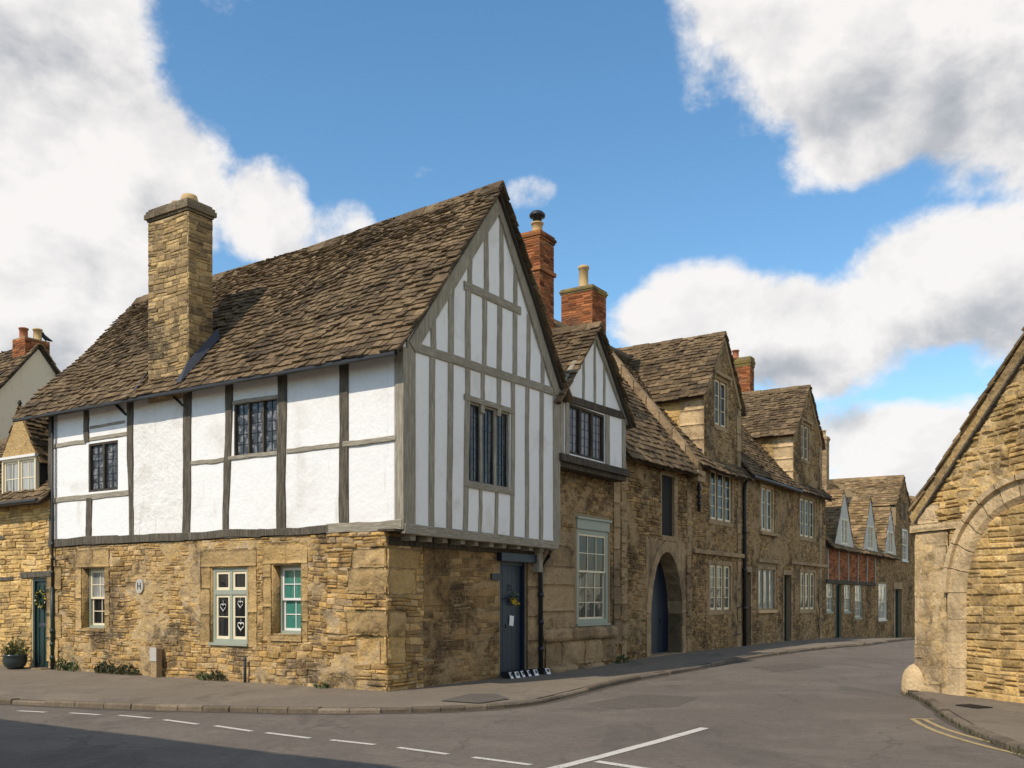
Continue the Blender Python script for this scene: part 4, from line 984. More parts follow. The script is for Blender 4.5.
# stepped stone plinth under the window
mb = MB()
for a, b in ((5.2, 6.4), (6.42, 7.5), (7.52, 8.75)): lump_block(mb, FL, a, b, sw[2] - .36, sw[2] - .06, 0, .16, .07, 12, 6, 2.4, .7)
for a, b in ((5.3, 6.0), (6.02, 7.1), (7.12, 8.0), (8.02, 8.7)): lump_block(mb, FL, a, b, .12, sw[2] - .38, 0, .08, .06, 9, 8, 2.4, .5)
for a, b in ((5.3, 5.9), (5.92, 6.6), (6.62, 7.2), (7.22, 7.9), (7.92, 8.6)): lump_block(mb, FL, a, b, -.2, U(.06, .16), 0, .22 + U(-.06, .06), .09, 9, 6, 2.4, .8)
mb.build('plinth', 'ashlar_b', HB, True)
mb = MB(); z = .5
while z < 4.6: h = U(.35, .65); lump_block(mb, FL, 8.62, 8.97 + .1 * (R() < .5), z, min(z + h, 4.68) - .006, 0, .045, .014, 5, 6); z += h
mb.build('corner_block', 'ashlar_b', HB, True)
bw = FG.rect(569, 604.7, 409.5, 458); bm = (bu0 + bu1) / 2
bz0, bze, bzr = 4.80, 6.0, 7.82
gp = [(bu0, bz0), (bu1, bz0), (bu1, bze), (bm, bzr), (bu0, bze)]
mb = MB(); slab(mb, FG, gp, [bw], -.2, 0); mb.box(FG, bu0, bu0 + .18, -3.0, -.2, bz0, bze); mb.box(FG, bu1 - .18, bu1, -3.0, -.2, bz0, bze); mb.build('plaster_wall', 'plaster', HB)
def bt(p0, p1, w, name, mat='oak_v', v1=.03): return timber(FG, p0, p1, w, v1=v1).build(name, mat, HB)
bt((bu0 + .09, bz0), (bu0 + .09, bze + .1), .16, 'post'); bt((bu1 - .09, bz0), (bu1 - .09, bze + .05), .17, 'post')
bt((bw[0] - .1, bz0), (bw[0] - .1, bze), .16, 'stud'); bt((bw[1] + .12, bz0), (bw[1] + .12, bze), .2, 'stud')
bt((bu0 - .05, bze + .05), (bu1 + .05, bze + .12), .17, 'tie_beam', 'oak_dark', .045)
for k in (-.52, 0.02, .50): bt((bm + k, bze + .1), (bm + k, bzr - abs(k) * 1.15 - .1), .10, 'stud', v1=.02)
bt((bu0 - .12, bze - .02), (bm, bzr - .02), .2, 'barge_board', v1=.06); bt((bu1 + .12, bze - .02), (bm, bzr - .02), .2, 'barge_board', v1=.064)
lights_window(HB, FG, bw, 3, 'oak_dark', 'iron', 'glass_red', fw=.05, mw=.08, v=-.05, rows=5, cols=2, bar=.010)
mb = MB(); mb.box(FG, bu0 - .05, bu1 + .1, -.4, .10, bz0 - .16, bz0); mb.box(FG, bu0 - .02, bu1 + .04, -.4, .02, bz0 - .28, bz0 - .162); mb.build('jetty_beam', 'oak_dark', HB)
cross_gable(HB, FG, bu0 - .02, bu1 + .02, bze + .05, bzr + .12, .18, -4.2, course=(.20, .12), w=(.16, .36))
pitched(HB, FL, 5.0, 8.98, 5.3, RZ - .35, RW, RD, ov=-.4)
side_walls(HB, FL, 5.1, 8.95, RD, 5.2, RZ - .5)
cs, FW, a0, a1, aw, zt = chimney_stack(HB, FG, 2.0, 517.6, 539.5, 553.8, 229, 7.2, cap='brick', capz=.2)
mb = MB(); mb.box(FW, a0 - .05, a1 + .05, -aw - .05, .05, zt - 1.02, zt - .92); mb.build('chimney_band', 'brick', cs)
mb = MB(); mb.box(FW, a0 - .04, a1 + .04, -aw - .04, .04, 6.8, 8.35); mb.build('chimney_base', 'ashlar_p', cs)
pot(cs, FW.p((a0 + a1) / 2 + .02, -aw * .45, zt), .16, .34, 'clay', True)
cs, FW, a0, a1, aw, zt = chimney_stack(HB, FL, 3.0, 561.2, 592, 606, 284, 8.6, capz=.17)
pot(cs, FW.p((a0 + a1) / 2, -aw * .5, zt), .17, .78, 'clay')

# ------------------------------------------------------------------ house with the pointed archway
HC = CUR = thing('archway_house', fpt(FL, 11.3, 0), 'low house between two gables with a pointed stone archway and dark loft opening', 'house')
c0, c1 = 8.98, 13.7
ar = FL.rect(649.5, 681, 552, 659); ar = (ar[0], ar[1], -.3, ar[3]); lo = FL.rect(662, 673.5, 476, 536)
am = (ar[0] + ar[1]) / 2; aR = (ar[1] - ar[0]); asp = ar[3] - aR * .80
SM = dict(h=(.06, .15), w=(.10, .28), dep=(.008, .055), gap=.006)
wall_part(HC, FL, [(c0, -.3), (c1, -.3), (c1, 5.3), (c0, 5.3)], [ar, lo], [(ar[0] - .26, ar[1] + .26, -.3, ar[3] + .3), (lo[0] - .12, lo[1] + .25, lo[2] - .15, lo[3] + .1)], ['stone_b', 'mortar_b'], thick=.7, **SM)
def arc_pts(r, n=9):
    """pointed arch: left foot, apex, right foot at springing level, outward offset r"""
    L = []; h = aR / 2
    for i in range(n + 1):
        a = i / n; x = -h * (1 - a ** 1.55); z = (ar[3] - asp) * (1 - (1 - a) ** 1.9) if a < 1 else ar[3] - asp
        L.append((x, z))
    out = []
    for i, (x, z) in enumerate(L):
        j = min(i + 1, n); k = max(i - 1, 0); dx, dz = L[j][0] - L[k][0], L[j][1] - L[k][1]; m = math.hypot(dx, dz) or 1
        out.append((am + x - dz / m * r, asp + z + dx / m * r))
    return out
inn, outr = arc_pts(0), arc_pts(.26)
inn[-1] = (am, ar[3]); outr[-1] = (am, ar[3] + .34)
mb = MB()
for sgn in (1, -1):
    fl = lambda p: p if sgn == 1 else (2 * am - p[0], p[1])
    for i in range(len(inn) - 1):
        q = [fl(inn[i]), fl(inn[i + 1]), fl(outr[i + 1]), fl(outr[i])]; mb.rt(); mb.prism(FL, ccw(q), -.68, .05 + .006 * (i % 2))
        q2 = [fl(outr[i]), fl(outr[i + 1]), (fl(outr[i + 1])[0], ar[3] + .36), (fl(outr[i])[0], ar[3] + .36)]
        if area(q2) > 1e-3: mb.rt(); mb.prism(FL, ccw(q2), -.6, .02)
    z = -.3
    while z < asp:
        h = min(U(.35, .6), asp - z); x0, x1 = (ar[0] - .26, ar[0]) if sgn == 1 else (ar[1], ar[1] + .26); mb.rt(); mb.box(FL, x0, x1, -.68, .045 + U(0, .012), z, z + h - .006); z += h
mb.build('arch_surround', 'ashlar_b', HC)
mb = MB(); n = 7
for i in range(n):
    x0, x1 = ar[0] + (ar[1] - ar[0]) * i / n, ar[0] + (ar[1] - ar[0]) * (i + 1) / n; mb.box(FL, x0 + .004, x1 - .004, -.46, -.40 + U(-.003, .003), -.05, ar[3])
do = mb.build('door', 'navy', HC)
mb = MB(); mb.tube([FL.p(am + .5, -.40, 1.05), FL.p(am + .5, -.36, 1.05), FL.p(am + .5, -.36, .93)], .02, 6); mb.build('handle', 'iron', do)
mb = MB(); mb.box(FL, ar[0] - .1, ar[1] + .1, -.7, .1, -.3, zg(26.5) + .03); mb.build('door_step', 'ashlar_b', HC)
mb = MB(); mb.box(FL, lo[0] - .02, lo[1] + .02, -.5, -.05, lo[2] + .01, lo[3]); mb.build('loft_fill', 'dark', HC)  # near-black block stands in for the unlit inside of the loft opening
mb = MB(); z = lo[2] - .1
while z < lo[3]: h = U(.35, .6); lump_block(mb, FL, lo[1], lo[1] + .24, z, min(z + h, lo[3] + .05) - .006, 0, .04, .01, 4, 6); z += h
mb.box(FL, lo[0] - .1, lo[1] + .2, -.3, .05, lo[2] - .14, lo[2]); mb.build('loft_surround', 'ashlar_b', HC)
for a_ in (9.05, 13.28):
    z = .1; mb = MB()
    while z < 5.1: h = U(.35, .65); lump_block(mb, FL, a_, a_ + U(.28, .4), z, min(z + h, 5.15) - .006, 0, .04, .016, 4, 6); z += h
    mb.build('corner_block', 'ashlar_b', HC, True)
pitched(HC, FL, c0, c1 - .1, 5.16, RZ, RW, RD, ov=.32, course=(.24, .15))
side_walls(HC, FL, c0, c1, RD, 5.2, RZ - .2)
for ua_, ub_ in ((c0 + .3, am), (am, c1 - .3)): render_sheet(HC, FL, ua_, ub_, -.1, 5.05, [(ar[0] - .28, ar[1] + .28, -.3, ar[3] + .36), (lo[0] - .14, lo[1] + .27, lo[2] - .17, lo[3] + .12)], 'render_b', base=.0, amp=.055, k=.8, seed=31)
# raised stone coping on the party wall
mb = MB(); p, q = FL.p(13.62, .30, 5.35), FL.p(13.62, -RW + .6, RZ - .55); d = q - p; n = 7; e = Vector((FL.d[0], FL.d[1], 0)) * .14
for i in range(n):
    a_, b_ = p + d * (i / n + .004), p + d * ((i + 1) / n - .004); up = Vector((0, 0, .24 + U(-.01, .015))); dn = Vector((0, 0, -.25)); mb.rt()
    mb.hexa([a_ - e + dn, a_ + e + dn, b_ + e + dn, b_ - e + dn, a_ - e + up, a_ + e + up, b_ + e + up, b_ - e + up])
mb.build('coping', 'ashlar_b', HC)
mb = MB(); mb.box(FL, 13.3, 13.85, -.1, .36, 5.02, 5.34); mb.build('kneeler', 'ashlar_b', HC)

# ------------------------------------------------------------------ tall gabled stone houses
def gable_front(H, u0, u1, g0, g1, ze, zr_, zb, holes, stone, mats=('tiles', 'deck')):
    m = (g0 + g1) / 2
    poly = [(u0, zb), (u1, zb), (u1, 5.9), (g1, 5.9), (g1, ze), (m, zr_), (g0, ze), (g0, 5.9), (u0, 5.9)]
    wall_part(H, FL, [(u0, zb), (u1, zb), (u1, 5.9), (u0, 5.9)], holes, [(a - .03, b + .03, c - .05, d + .03) for a, b, c, d in holes], stone, **SB)
    gpoly = [(g0, 5.9), (g1, 5.9), (g1, ze), (m, zr_), (g0, ze)]
    wall_part(H, FL, gpoly, holes, [(a - .03, b + .03, c - .05, d + .03) for a, b, c, d in holes], stone, name='gable_wall', **SB)
    mb = MB()
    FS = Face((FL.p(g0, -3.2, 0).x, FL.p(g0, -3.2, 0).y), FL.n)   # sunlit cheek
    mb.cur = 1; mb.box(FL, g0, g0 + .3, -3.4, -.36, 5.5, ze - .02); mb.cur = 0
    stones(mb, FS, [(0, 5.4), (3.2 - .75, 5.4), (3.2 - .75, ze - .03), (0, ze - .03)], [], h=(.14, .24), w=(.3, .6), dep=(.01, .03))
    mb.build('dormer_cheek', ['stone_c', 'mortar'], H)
    mb = MB(); z = 5.55
    for i in range(5):
        h = (ze - 5.6) / 5; lump_block(mb, FS, 3.2 - (.78 if i % 2 else .62), 3.2, z, z + h - .006, 0, .04, .008, 6, 5); z += h
    mb.build('corner_block', 'ashlar_p', H, True)
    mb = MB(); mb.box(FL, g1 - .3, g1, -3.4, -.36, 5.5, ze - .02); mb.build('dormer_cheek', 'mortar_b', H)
    mb = MB(); z = zb
    while z < ze - .1: h = U(.35, .6); lump_block(mb, FL, g1 - U(.28, .45), g1 + .005, z, min(z + h, ze - .05) - .006, 0, .04, .01, 4, 5); z += h
    mb.build('quoin', 'ashlar_b', H, True)
    cross_gable(H, FL, g0 - .02, g1 + .02, ze + .02, zr_ + .02, .09, -4.0, course=(.19, .12), w=(.16, .36), mats=mats)
    render_sheet(H, FL, max(u0, g0) + .1, g1 - .4, zb, zr_ - .3, [(a - .1, b + .1, c - .12, d + .2) for a, b, c, d in holes], 'render_b', base=.004, amp=.040, k=.85, step=.06, seed=u0, top=lambda u: ze + (1 - abs(u - m) / ((g1 - g0) / 2)) * (zr_ - ze) - .15)
    mb = timber(FL, (g0 + .05, ze), (m, zr_ - .03), .16, v1=.05); mb.build('verge_stone', 'ashlar_b', H)
    mb = timber(FL, (g1 - .05, ze), (m, zr_ - .03), .16, v1=.05); mb.build('verge_stone', 'ashlar_b', H)

HD = CUR = thing('tall_gabled_house', fpt(FL, 16, 0), 'tall stone house with the nearer of two sharp dormer gables and three light windows below', 'house')
d_g = FL.rect(713.6, 727, 379, 428); d_1 = FL.rect(709.3, 732.3, 470, 523); d_0 = FL.rect(708.6, 731, 563, 612)
gable_front(HD, 13.7, 18.05, 14.66, 17.8, 7.85, 9.88, -.3, [d_g, d_1, d_0], ['stone_b', 'mortar_b'])
stone_lights(HD, FL, d_g, 2, 'ashlar_b', .12, .14, 'cream', 'glass', rows=3); stone_lights(HD, FL, d_1, 3, 'ashlar_b', light='cream', glass='glass', rows=4, lw=.07); stone_lights(HD, FL, d_0, 3, 'ashlar_b', light='cream', glass='glass_curtain', rows=4, hood=False, lw=.07)
mb = MB(); mb.box(FL, 13.72, 18.0, -.03, .10, 2.98, 3.10); mb.build('string_course', 'ashlar_b', HD)
pitched(HD, FL, 13.68, 18.05, 5.5, RZ, RW, RD, ov=.3)
side_walls(HD, FL, 13.7, 18.05, RD, 5.6, RZ - .2)
mb = MB(); mb.box(FL, 14.62, 14.66, -1.6, -.05, 5.9, 6.15); mb.build('flashing', 'lead', HD)
p = FL.p(18.0, .08, 0); pipe(HD, [FL.p(18.02, .2, 5.62), FL.p(18.0, .1, 5.4), (p.x, p.y, 5.1), (p.x, p.y, zg(p.y))], .06)
p = FL.p(14.0, .1, 0); pipe(HD, [FL.p(13.95, .3, 5.35), (p.x, p.y, 5.1), (p.x, p.y, 4.2)], .05)

HE = CUR = thing('link_house', fpt(FL, 20.8, 0), 'lower stone house between the two gabled houses with one pale green window and two doorways', 'house')
e0, e1 = 18.08, 23.5
e_1 = FL.rect(760.5, 772.5, 487, 532); e_0 = FL.rect(757.4, 774.5, 568, 610)
ed1 = FL.rect(743.8, 750.2, 572, 643); ed2 = FL.rect(783.8, 790.8, 575, 641)
g_ = zg(34.5); ed1 = (ed1[0], ed1[1], g_, ed1[3]); ed2 = (ed2[0], ed2[1], zg(36.8), ed2[3])
wall_part(HE, FL, [(e0, -.5), (e1, -.5), (e1, 5.85), (e0, 5.85)], [e_1, e_0, ed1, ed2], [(a - .16, b + .16, c - .12 if c > .5 else -.5, d + .2) for a, b, c, d in (e_1, e_0, ed1, ed2)], ['stone_b', 'mortar_b'], **SB)
for r in (ed1, ed2):
    mb = MB()
    for a, b in ((r[0] - .16, r[0]), (r[1], r[1] + .16)):
        z = -.4
        while z < r[3]: h = U(.4, .7); lump_block(mb, FL, a, b, z, min(z + h, r[3]) - .006, 0, .03, .008, 4, 5); z += h
    lump_block(mb, FL, r[0] - .16, r[1] + .16, r[3], r[3] + .2, 0, .05, .01, 6, 4); mb.build('door_surround', 'ashlar_b', HE, True)
    door(HE, FL, r, 'oak_dark' if r is ed1 else 'green_d', v=-.22, planks=4)
stone_lights(HE, FL, e_1, 2, 'ashlar_p', light='cream', glass='glass_curtain', rows=3, hood=False, fw=.1, mw=.1); stone_lights(HE, FL, e_0, 3, 'ashlar_b', light='sage', glass='glass_pale', rows=3, cols=1, fw=.10, mw=.10, hood=False)
mb = MB(); mb.box(FL, e_1[0] - .2, e_1[1] + .5, -.05, .13, e_1[2] - .12, e_1[2] - .02); mb.box(FL, e_0[0] - .1, e_0[1] + .3, -.05, .11, e_0[3] + .18, e_0[3] + .30); mb.build('string_course', 'ashlar_b', HE)
mb = MB(); mb.box(FL, e_0[0] - .1, e_0[1] + .1, -.05, .1, e_0[2] - .1, e_0[2]); mb.build('sill', 'ashlar_p', HE)
render_sheet(HE, FL, e0 + .1, e1 - .1, -.2, 5.6, [(a - .16, b + .16, c - .2, d + .3) for a, b, c, d in (e_1, e_0, ed1, ed2)], 'render_b', base=.004, amp=.040, k=.85, step=.06, seed=41)
pitched(HE, FL, e0 - .02, e1, 5.72, RZ, RW, RD, ov=.3); side_walls(HE, FL, e0, e1, RD, 5.8, RZ - .2)
mb = MB(); mb.tube([FL.p(e0, .36, 5.66), FL.p(e1, .36, 5.66)], .06, 8); mb.build('gutter', 'gutter', HE)

HF = CUR = thing('far_gabled_house', fpt(FL, 25.7, 0), 'tall stone house with the farther of two sharp dormer gables beside the red brick panels', 'house')
f_g = FL.rect(800.5, 809, 424, 461); f_1 = FL.rect(799, 814.5, 498, 539); f_0 = FL.rect(799.5, 815, 571, 611)
gable_front(HF, 23.5, 28.1, 23.62, 27.45, 7.95, 9.95, -.6, [f_g, f_1, f_0], ['stone_b', 'mortar_b'])
stone_lights(HF, FL, f_g, 2, 'ashlar_b', .12, .14, 'cream', 'glass_curtain'); stone_lights(HF, FL, f_1, 3, 'ashlar_b', light='cream', glass='glass', rows=3, lw=.07); stone_lights(HF, FL, f_0, 3, 'ashlar_b', light='cream', glass='glass_curtain', rows=3, hood=False, lw=.07)
mb = MB(); mb.box(FL, 23.1, 28.05, -.03, .1, 2.95, 3.07); mb.build('string_course', 'ashlar_b', HF)
pitched(HF, FL, 23.5, 28.1, 5.7, RZ, RW, RD, ov=.3); side_walls(HF, FL, 23.5, 28.1, RD, 5.8, RZ - .2)
cs, FW, a0, a1, aw, zt = chimney_stack(HF, FL, 3.0, 731, 750, 754, 356, 8.6, capz=.4)
pot(cs, FW.p(a0 + .1, -aw * .8, zt), .16, .36, 'clay_red')
cs, FW, a0, a1, aw, zt = chimney_stack(HF, FL, 1.2, 821.2, 826.5, 829, 436, 6.5, 'ashlar_b', 'ashlar_b', h=(.2, .3), w=(.3, .6), capz=.2)
pot(cs, FW.p(a0 + .15, -aw * .8, zt), .14, .3, 'clay')

# ------------------------------------------------------------------ low terrace with three steep dormers and brick panels
HG = CUR = thing('dormered_cottage', fpt(FL, 34, 0), 'long low cottage with three steep white dormers above red brick panels', 'house')
g0, g1 = 28.15, 41.6
gr = lambda x0, x1, y0, y1: FL.rect(x0, x1, y0, y1)
W = [gr(826.5, 833, 582, 612), gr(844, 850.6, 584, 612), gr(855, 862, 584, 618), gr(878.4, 886.8, 584, 620)]
gd = gr(835.6, 841.6, 584, 640); gd = (gd[0], gd[1], zg(42), gd[3])
wall_part(HG, FL, [(g0, -.9), (g1, -.9), (g1, 4.0), (g0, 4.0)], W + [gd], [(g0, 37.0, 2.35, 4.1)] + [(a - .05, b + .05, c - .1, d + .1) for a, b, c, d in W + [gd]], ['stone_b', 'mortar_b'], **SB)
mb = MB(); mb.cur = 1; mb.box(FL, g0 + .02, 36.95, 0, .02, 2.4, 3.85); mb.cur = 0
stones(mb, FL, [(g0 + .02, 2.4), (36.95, 2.4), (36.95, 3.85), (g0 + .02, 3.85)], W, h=(.07, .08), w=(.2, .25), dep=(.010, .018), vb=.02, tilt=0)
mb.build('brick_panel', ['brick', 'mortar'], HG)
def gt(p0, p1, w, name, mat='oak_v', v1=.07): return timber(FL, p0, p1, w, v0=-.02, v1=v1, wob=.02).build(name, mat, HG)
for u in (28.3, 30.0, 31.7, 33.4, 35.2, 36.9): gt((u, 2.35), (u + U(-.1, .1), 3.85), .16, 'stud')
gt((g0, 2.38), (37.0, 2.38), .17, 'rail', 'oak_dark'); gt((g0, 3.86), (g1, 3.82), .18, 'wall_plate', 'oak_dark', .09)
for i, r in enumerate(W): sash_window(HG, FL, r, 2, 2, 2, 'white_paint' if i == 3 else 'sage', 'cream', 'glass_pale', v=-.05, fw=.06)
door(HG, FL, gd, 'green_d', v=-.15, planks=3)
TG = ('tiles_g', 'deck')
pitched(HG, FL, g0 - .05, 37.6, 3.75, 7.3, 2.9, 5.8, ov=.28, mats=TG); pitched(HG, FL, 37.6, g1 + .1, 3.75, 7.9, 3.1, 5.8, ov=.28, mats=TG)
side_walls(HG, FL, g0, g1, 5.8, 3.8, 7.0)
for m_, hw, zt in ((30.4, 1.6, 6.25), (35.3, 1.5, 6.4), (39.75, 1.45, 6.25)):
    zb = 3.95; gp = [(m_ - hw, zb), (m_ + hw, zb), (m_, zt)]; k = (zt - zb) / hw
    wn = (m_ - .58, m_ + .58, zb + .08, zb + 1.18)
    mb = MB(); slab(mb, FL, gp, [wn], -.1, .20); dm = mb.build('dormer', 'dull_white', HG)
    lights_window(HG, FL, wn, 2, 'cream', 'cream', 'glass_pale', fw=.05, mw=.05, v=.17, rows=3, cols=1, bar=.02)
    cross_gable(HG, FL, m_ - hw, m_ + hw, zb + .02, zt + .06, .17, -2.4, ov=.05, mats=TG, ridge=True, course=(.2, .13), w=(.2, .4))

# ------------------------------------------------------------------ end house at the bend
HH = CUR = thing('end_house', fpt(FL, 44, 0), 'farthest house of the terrace with a broad sunlit roof and grey gable beside the barn', 'house')
h0, h1 = 41.65, 47.6; hw = FL.rect(902, 908.4, 529, 561); hd = FL.rect(894.4, 900.8, 589, 640); hd = (hd[0], hd[1], zg(52.5), hd[3]); hv = FL.rect(902.5, 905.8, 503, 520)
wall_part(HH, FL, [(h0, -1.2), (h1, -1.2), (h1, 5.6), (h0, 5.6)], [hw, hd], [hw, (hd[0] - .3, hd[1] + .3, -1.2, hd[3] + .4)], ['stone_b', 'mortar_b'], **SB)
wall_part(HH, FL, [(41.95, 5.6), (45.95, 5.6), (45.95, 6.7), (43.95, 8.4), (41.95, 6.7)], [hw, hv], [hw, hv], ['stone_b', 'mortar_b'], name='gable_wall', **SB)
mb = MB()
for a, b in ((hd[0] - .3, hd[0]), (hd[1], hd[1] + .3)): lump_block(mb, FL, a, b, -1.1, hd[3], 0, .05, .01, 4, 9)
lump_block(mb, FL, hd[0] - .3, hd[1] + .3, hd[3], hd[3] + .4, 0, .06, .01, 6, 4); mb.build('door_surround', 'ashlar_b', HH, True)
door(HH, FL, hd, 'green_d', v=-.2, planks=3); sash_window(HH, FL, hw, 2, 2, 2, 'white_paint', 'cream', 'glass_pale', v=-.05, fw=.07); 
mb = MB(); mb.box(FL, hv[0], hv[1], -.2, -.05, hv[2], hv[3]); mb.build('loft_fill', 'oak_fa', HH)
cross_gable(HH, FL, 41.95, 45.95, 6.72, 8.42, .03, -5, ov=.06, mats=TG, course=(.2, .13), w=(.2, .42))
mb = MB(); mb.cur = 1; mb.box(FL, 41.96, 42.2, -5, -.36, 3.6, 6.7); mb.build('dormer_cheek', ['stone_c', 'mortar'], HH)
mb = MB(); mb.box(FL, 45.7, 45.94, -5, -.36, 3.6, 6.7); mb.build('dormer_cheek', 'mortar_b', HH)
pitched(HH, FL, 45.9, h1, 5.5, 8.2, 2.9, 5.8, ov=.25, mats=TG); side_walls(HH, FL, h0, h1, 5.8, 5.6, 8.0)
HJ = CUR = thing('bend_house', fpt(FL, 51, 0), 'sliver of plain stone house wall closing the street just left of the barn corner', 'house')
FJ = Face(fpt(FL, 47.7, .02)[:2], (.80, .60)); wall_part(HJ, FJ, [(0, -1.3), (7, -1.3), (7, 5.2), (0, 5.2)], [], [], ['stone_b', 'mortar_b'], h=(.12, .22), w=(.25, .6))
pitched(HJ, FJ, 0, 7, 5.1, 8, 2.6, 5.2, mats=TG); side_walls(HJ, FJ, 0, 7, 5.2, 5.1, 7.8, z0=-1.3)
# ------------------------------------------------------------------ stone barn on the right with its blocked arch
HK = CUR = thing('stone_barn', fpt(FB, 4, 0), 'sunlit golden stone barn end with a big blocked round arch and steep tiled verge', 'barn')
BH = 4.3                                          # half width of the gable
vr = lambda u: 2.98 + u * .955
za = vr(BH)
bp = [(0, -.3), (2 * BH, -.3), (2 * BH, 2.95), (BH, za), (0, 2.95)]
AC, AZ, AR = 2.62, 1.72, 1.82                    # blocked arch: centre, springing, outer radius
def in_arch(u, z, r=AR): return abs(u - AC) < r and (z < AZ or (u - AC) ** 2 + (z - AZ) ** 2 < r * r)
mb = MB(); mb.cur = 1; mb.prism(FB, bp, -.5, 0); mb.cur = 0
sk = lambda u, z: in_arch(u, z, AR - .16)
stones(mb, FB, [(0, 2.8), (2 * BH, 2.8), (2 * BH, 2.95), (BH, za - .05), (0, 2.95)], [], h=(.07, .18), w=(.10, .32), dep=(.05, .095), skip=sk, gap=.006)
stones(mb, FB, [(.85, -.3), (2 * BH, -.3), (2 * BH, 2.8), (.85, 2.8)], [], h=(.09, .2), w=(.14, .38), dep=(.05, .085), skip=sk, gap=.006)
mb.build('gable_wall', ['stone_c', 'mortar'], HK)
# infill of squared coursed stone
ri = AR - .40; poly = [(AC - ri, -.3), (AC + ri, -.3)] + [(AC + ri * math.cos(a / 16 * math.pi), AZ + ri * math.sin(a / 16 * math.pi)) for a in range(17)]
mb = MB(); stones(mb, FB, poly, [], h=(.10, .18), w=(.18, .42), dep=(.01, .045), gap=.013, tilt=.012); mb.build('arch_infill', ['stone_c', 'mortar'], HK)
mb = MB()
NS = 13
for i in range(NS):
    a, b = math.pi - i / NS * math.pi, math.pi - (i + 1) / NS * math.pi - .0
    def ring_pt(r, t): return (AC + r * math.cos(t), AZ + r * math.sin(t))
    sub = 3; mb.rt()
    for k in range(sub):
        t0, t1 = a + (b - a) * (k / sub) - (.0045 if k == 0 else 0), a + (b - a) * ((k + 1) / sub) + (.0045 if k == sub - 1 else 0)
        prof = [(AR - .42, .01), (AR - .33, .085), (AR - .10, .095), (AR - .09, .16), (AR, .17), (AR + .03, .0)]
        for (r0, v0), (r1, v1) in zip(prof, prof[1:]):
            p = [ring_pt(r0, t0), ring_pt(r0, t1), ring_pt(r1, t1), ring_pt(r1, t0)]
            mb.add([FB.p(p[0][0], v0, p[0][1]), FB.p(p[1][0], v0, p[1][1]), FB.p(p[2][0], v1, p[2][1]), FB.p(p[3][0], v1, p[3][1])], [(3, 2, 1, 0)])
for sg in (1, -1):
    z = -.3
    while z < AZ - .01:
        h = min(U(.5, .9), AZ - z); h = AZ - z if AZ - z - h < .2 else h; mb.rt()
        prof = [(AR - .42, .01), (AR - .33, .085), (AR - .06, .10), (AR - .02, .06), (AR + .01, -.01)]
        for (r0, v0), (r1, v1) in zip(prof, prof[1:]):
            q = [(AC - sg * r0, z + .004), (AC - sg * r0, z + h - .004), (AC - sg * r1, z + h - .004), (AC - sg * r1, z + .004)]; vv = (v0, v0, v1, v1)
            mb.add([FB.p(x, y, w_) for (x, w_), y in zip(q, vv)], [(3, 2, 1, 0) if sg == 1 else (0, 1, 2, 3)])
        z += h
mb.build('arch_moulding', 'ashlar_p', HK)
mb = MB(); z = -.3                               # pale corner blocks
while z < 2.76:
    h = min(U(.22, .48), 2.79 - z); k = U(.42, .86)
    lump_block(mb, FB, -.02, k, z, z + h - .008, 0, .07 + U(-.01, .015), .022, 9, 7, 4)
    if k < .78: lump_block(mb, FB, k + .008, .84, z, z + h - .008, 0, .07 + U(-.015, .01), .022, 6, 6, 4)
    z += h
mb.build('corner_block', 'ashlar_p', HK, True)
render_sheet(HK, FB, .02, .82, -.1, 2.75, [], 'render_p', base=.062, amp=.05, k=1.3, seed=51, step=.035, cap=.085)
render_sheet(HK, FB, .15, 4.4, 2.95, 7.0, [], 'render_p', base=.045, amp=.075, k=.9, seed=57, step=.045, top=lambda u: vr(u) - .12, skip=lambda u, z: in_arch(u, z, AR + .03), cap=.085)
FK = Face((FB.p(0, -12, 0).x, FB.p(0, -12, 0).y), FB.n)     # street side of the barn
mb = MB(); mb.cur = 1; mb.box(FB, 0, .5, -12, -.5, -.3, 2.95); mb.cur = 0; stones(mb, FK, [(0, -.3), (12, -.3), (12, 2.95), (0, 2.95)], [], h=(.14, .28), w=(.3, .7), dep=(.02, .05)); mb.build('side_wall', ['stone_c', 'mortar'], HK)
mb = MB(); mb.box(FB, 2 * BH - .5, 2 * BH, -12, -.5, -.3, 2.95); mb.build('side_wall', 'mortar', HK)
mb = MB(); lump_block(mb, FB, -.10, 1.3, 2.80, 2.93, 0, .13, .02, 12, 4); lump_block(mb, FB, -.03, .62, 2.94, 3.26, 0, .09, .02, 10, 5); mb.build('kneeler', 'ashlar_p', HK, True)
# verge: stone bed, timber strip, then the overhanging tiles
for a, b, v, nm, mt in ((.06, .02, .13, 'verge_bed', 'ashlar_a'),):
    mb = timber(FB, (-.02, 3.02), (BH, za + .06), .17, v0=-.3, v1=v, wob=.02, seg=14); mb.build(nm, mt, HK)
mb = timber(FB, (.06, 2.97), (BH, za - .08), .045, v0=-.1, v1=.13, wob=.012, seg=14); mb.build('verge_board', 'oak_fa', HK)
mb = MB(); roof_slope(mb, FB.p(.06, -12, 3.17), FB.p(.06, .15, 3.17), FB.p(BH, .15, za + .20), FB.p(BH, -12, za + .20), course=(.30, .2), w=(.3, .5), wav=.07, thick=(.03, .055)); mb.build('roof', ['tiles_g', 'deck'], HK)
mb = MB(); roof_slope(mb, FB.p(2 * BH + .2, .2, 3.0), FB.p(2 * BH + .2, -12, 3.0), FB.p(BH, -12, za + .2), FB.p(BH, .2, za + .2), course=(.34, .25), w=(.35, .6)); mb.build('rear_roof', ['tiles_g', 'deck'], HK)
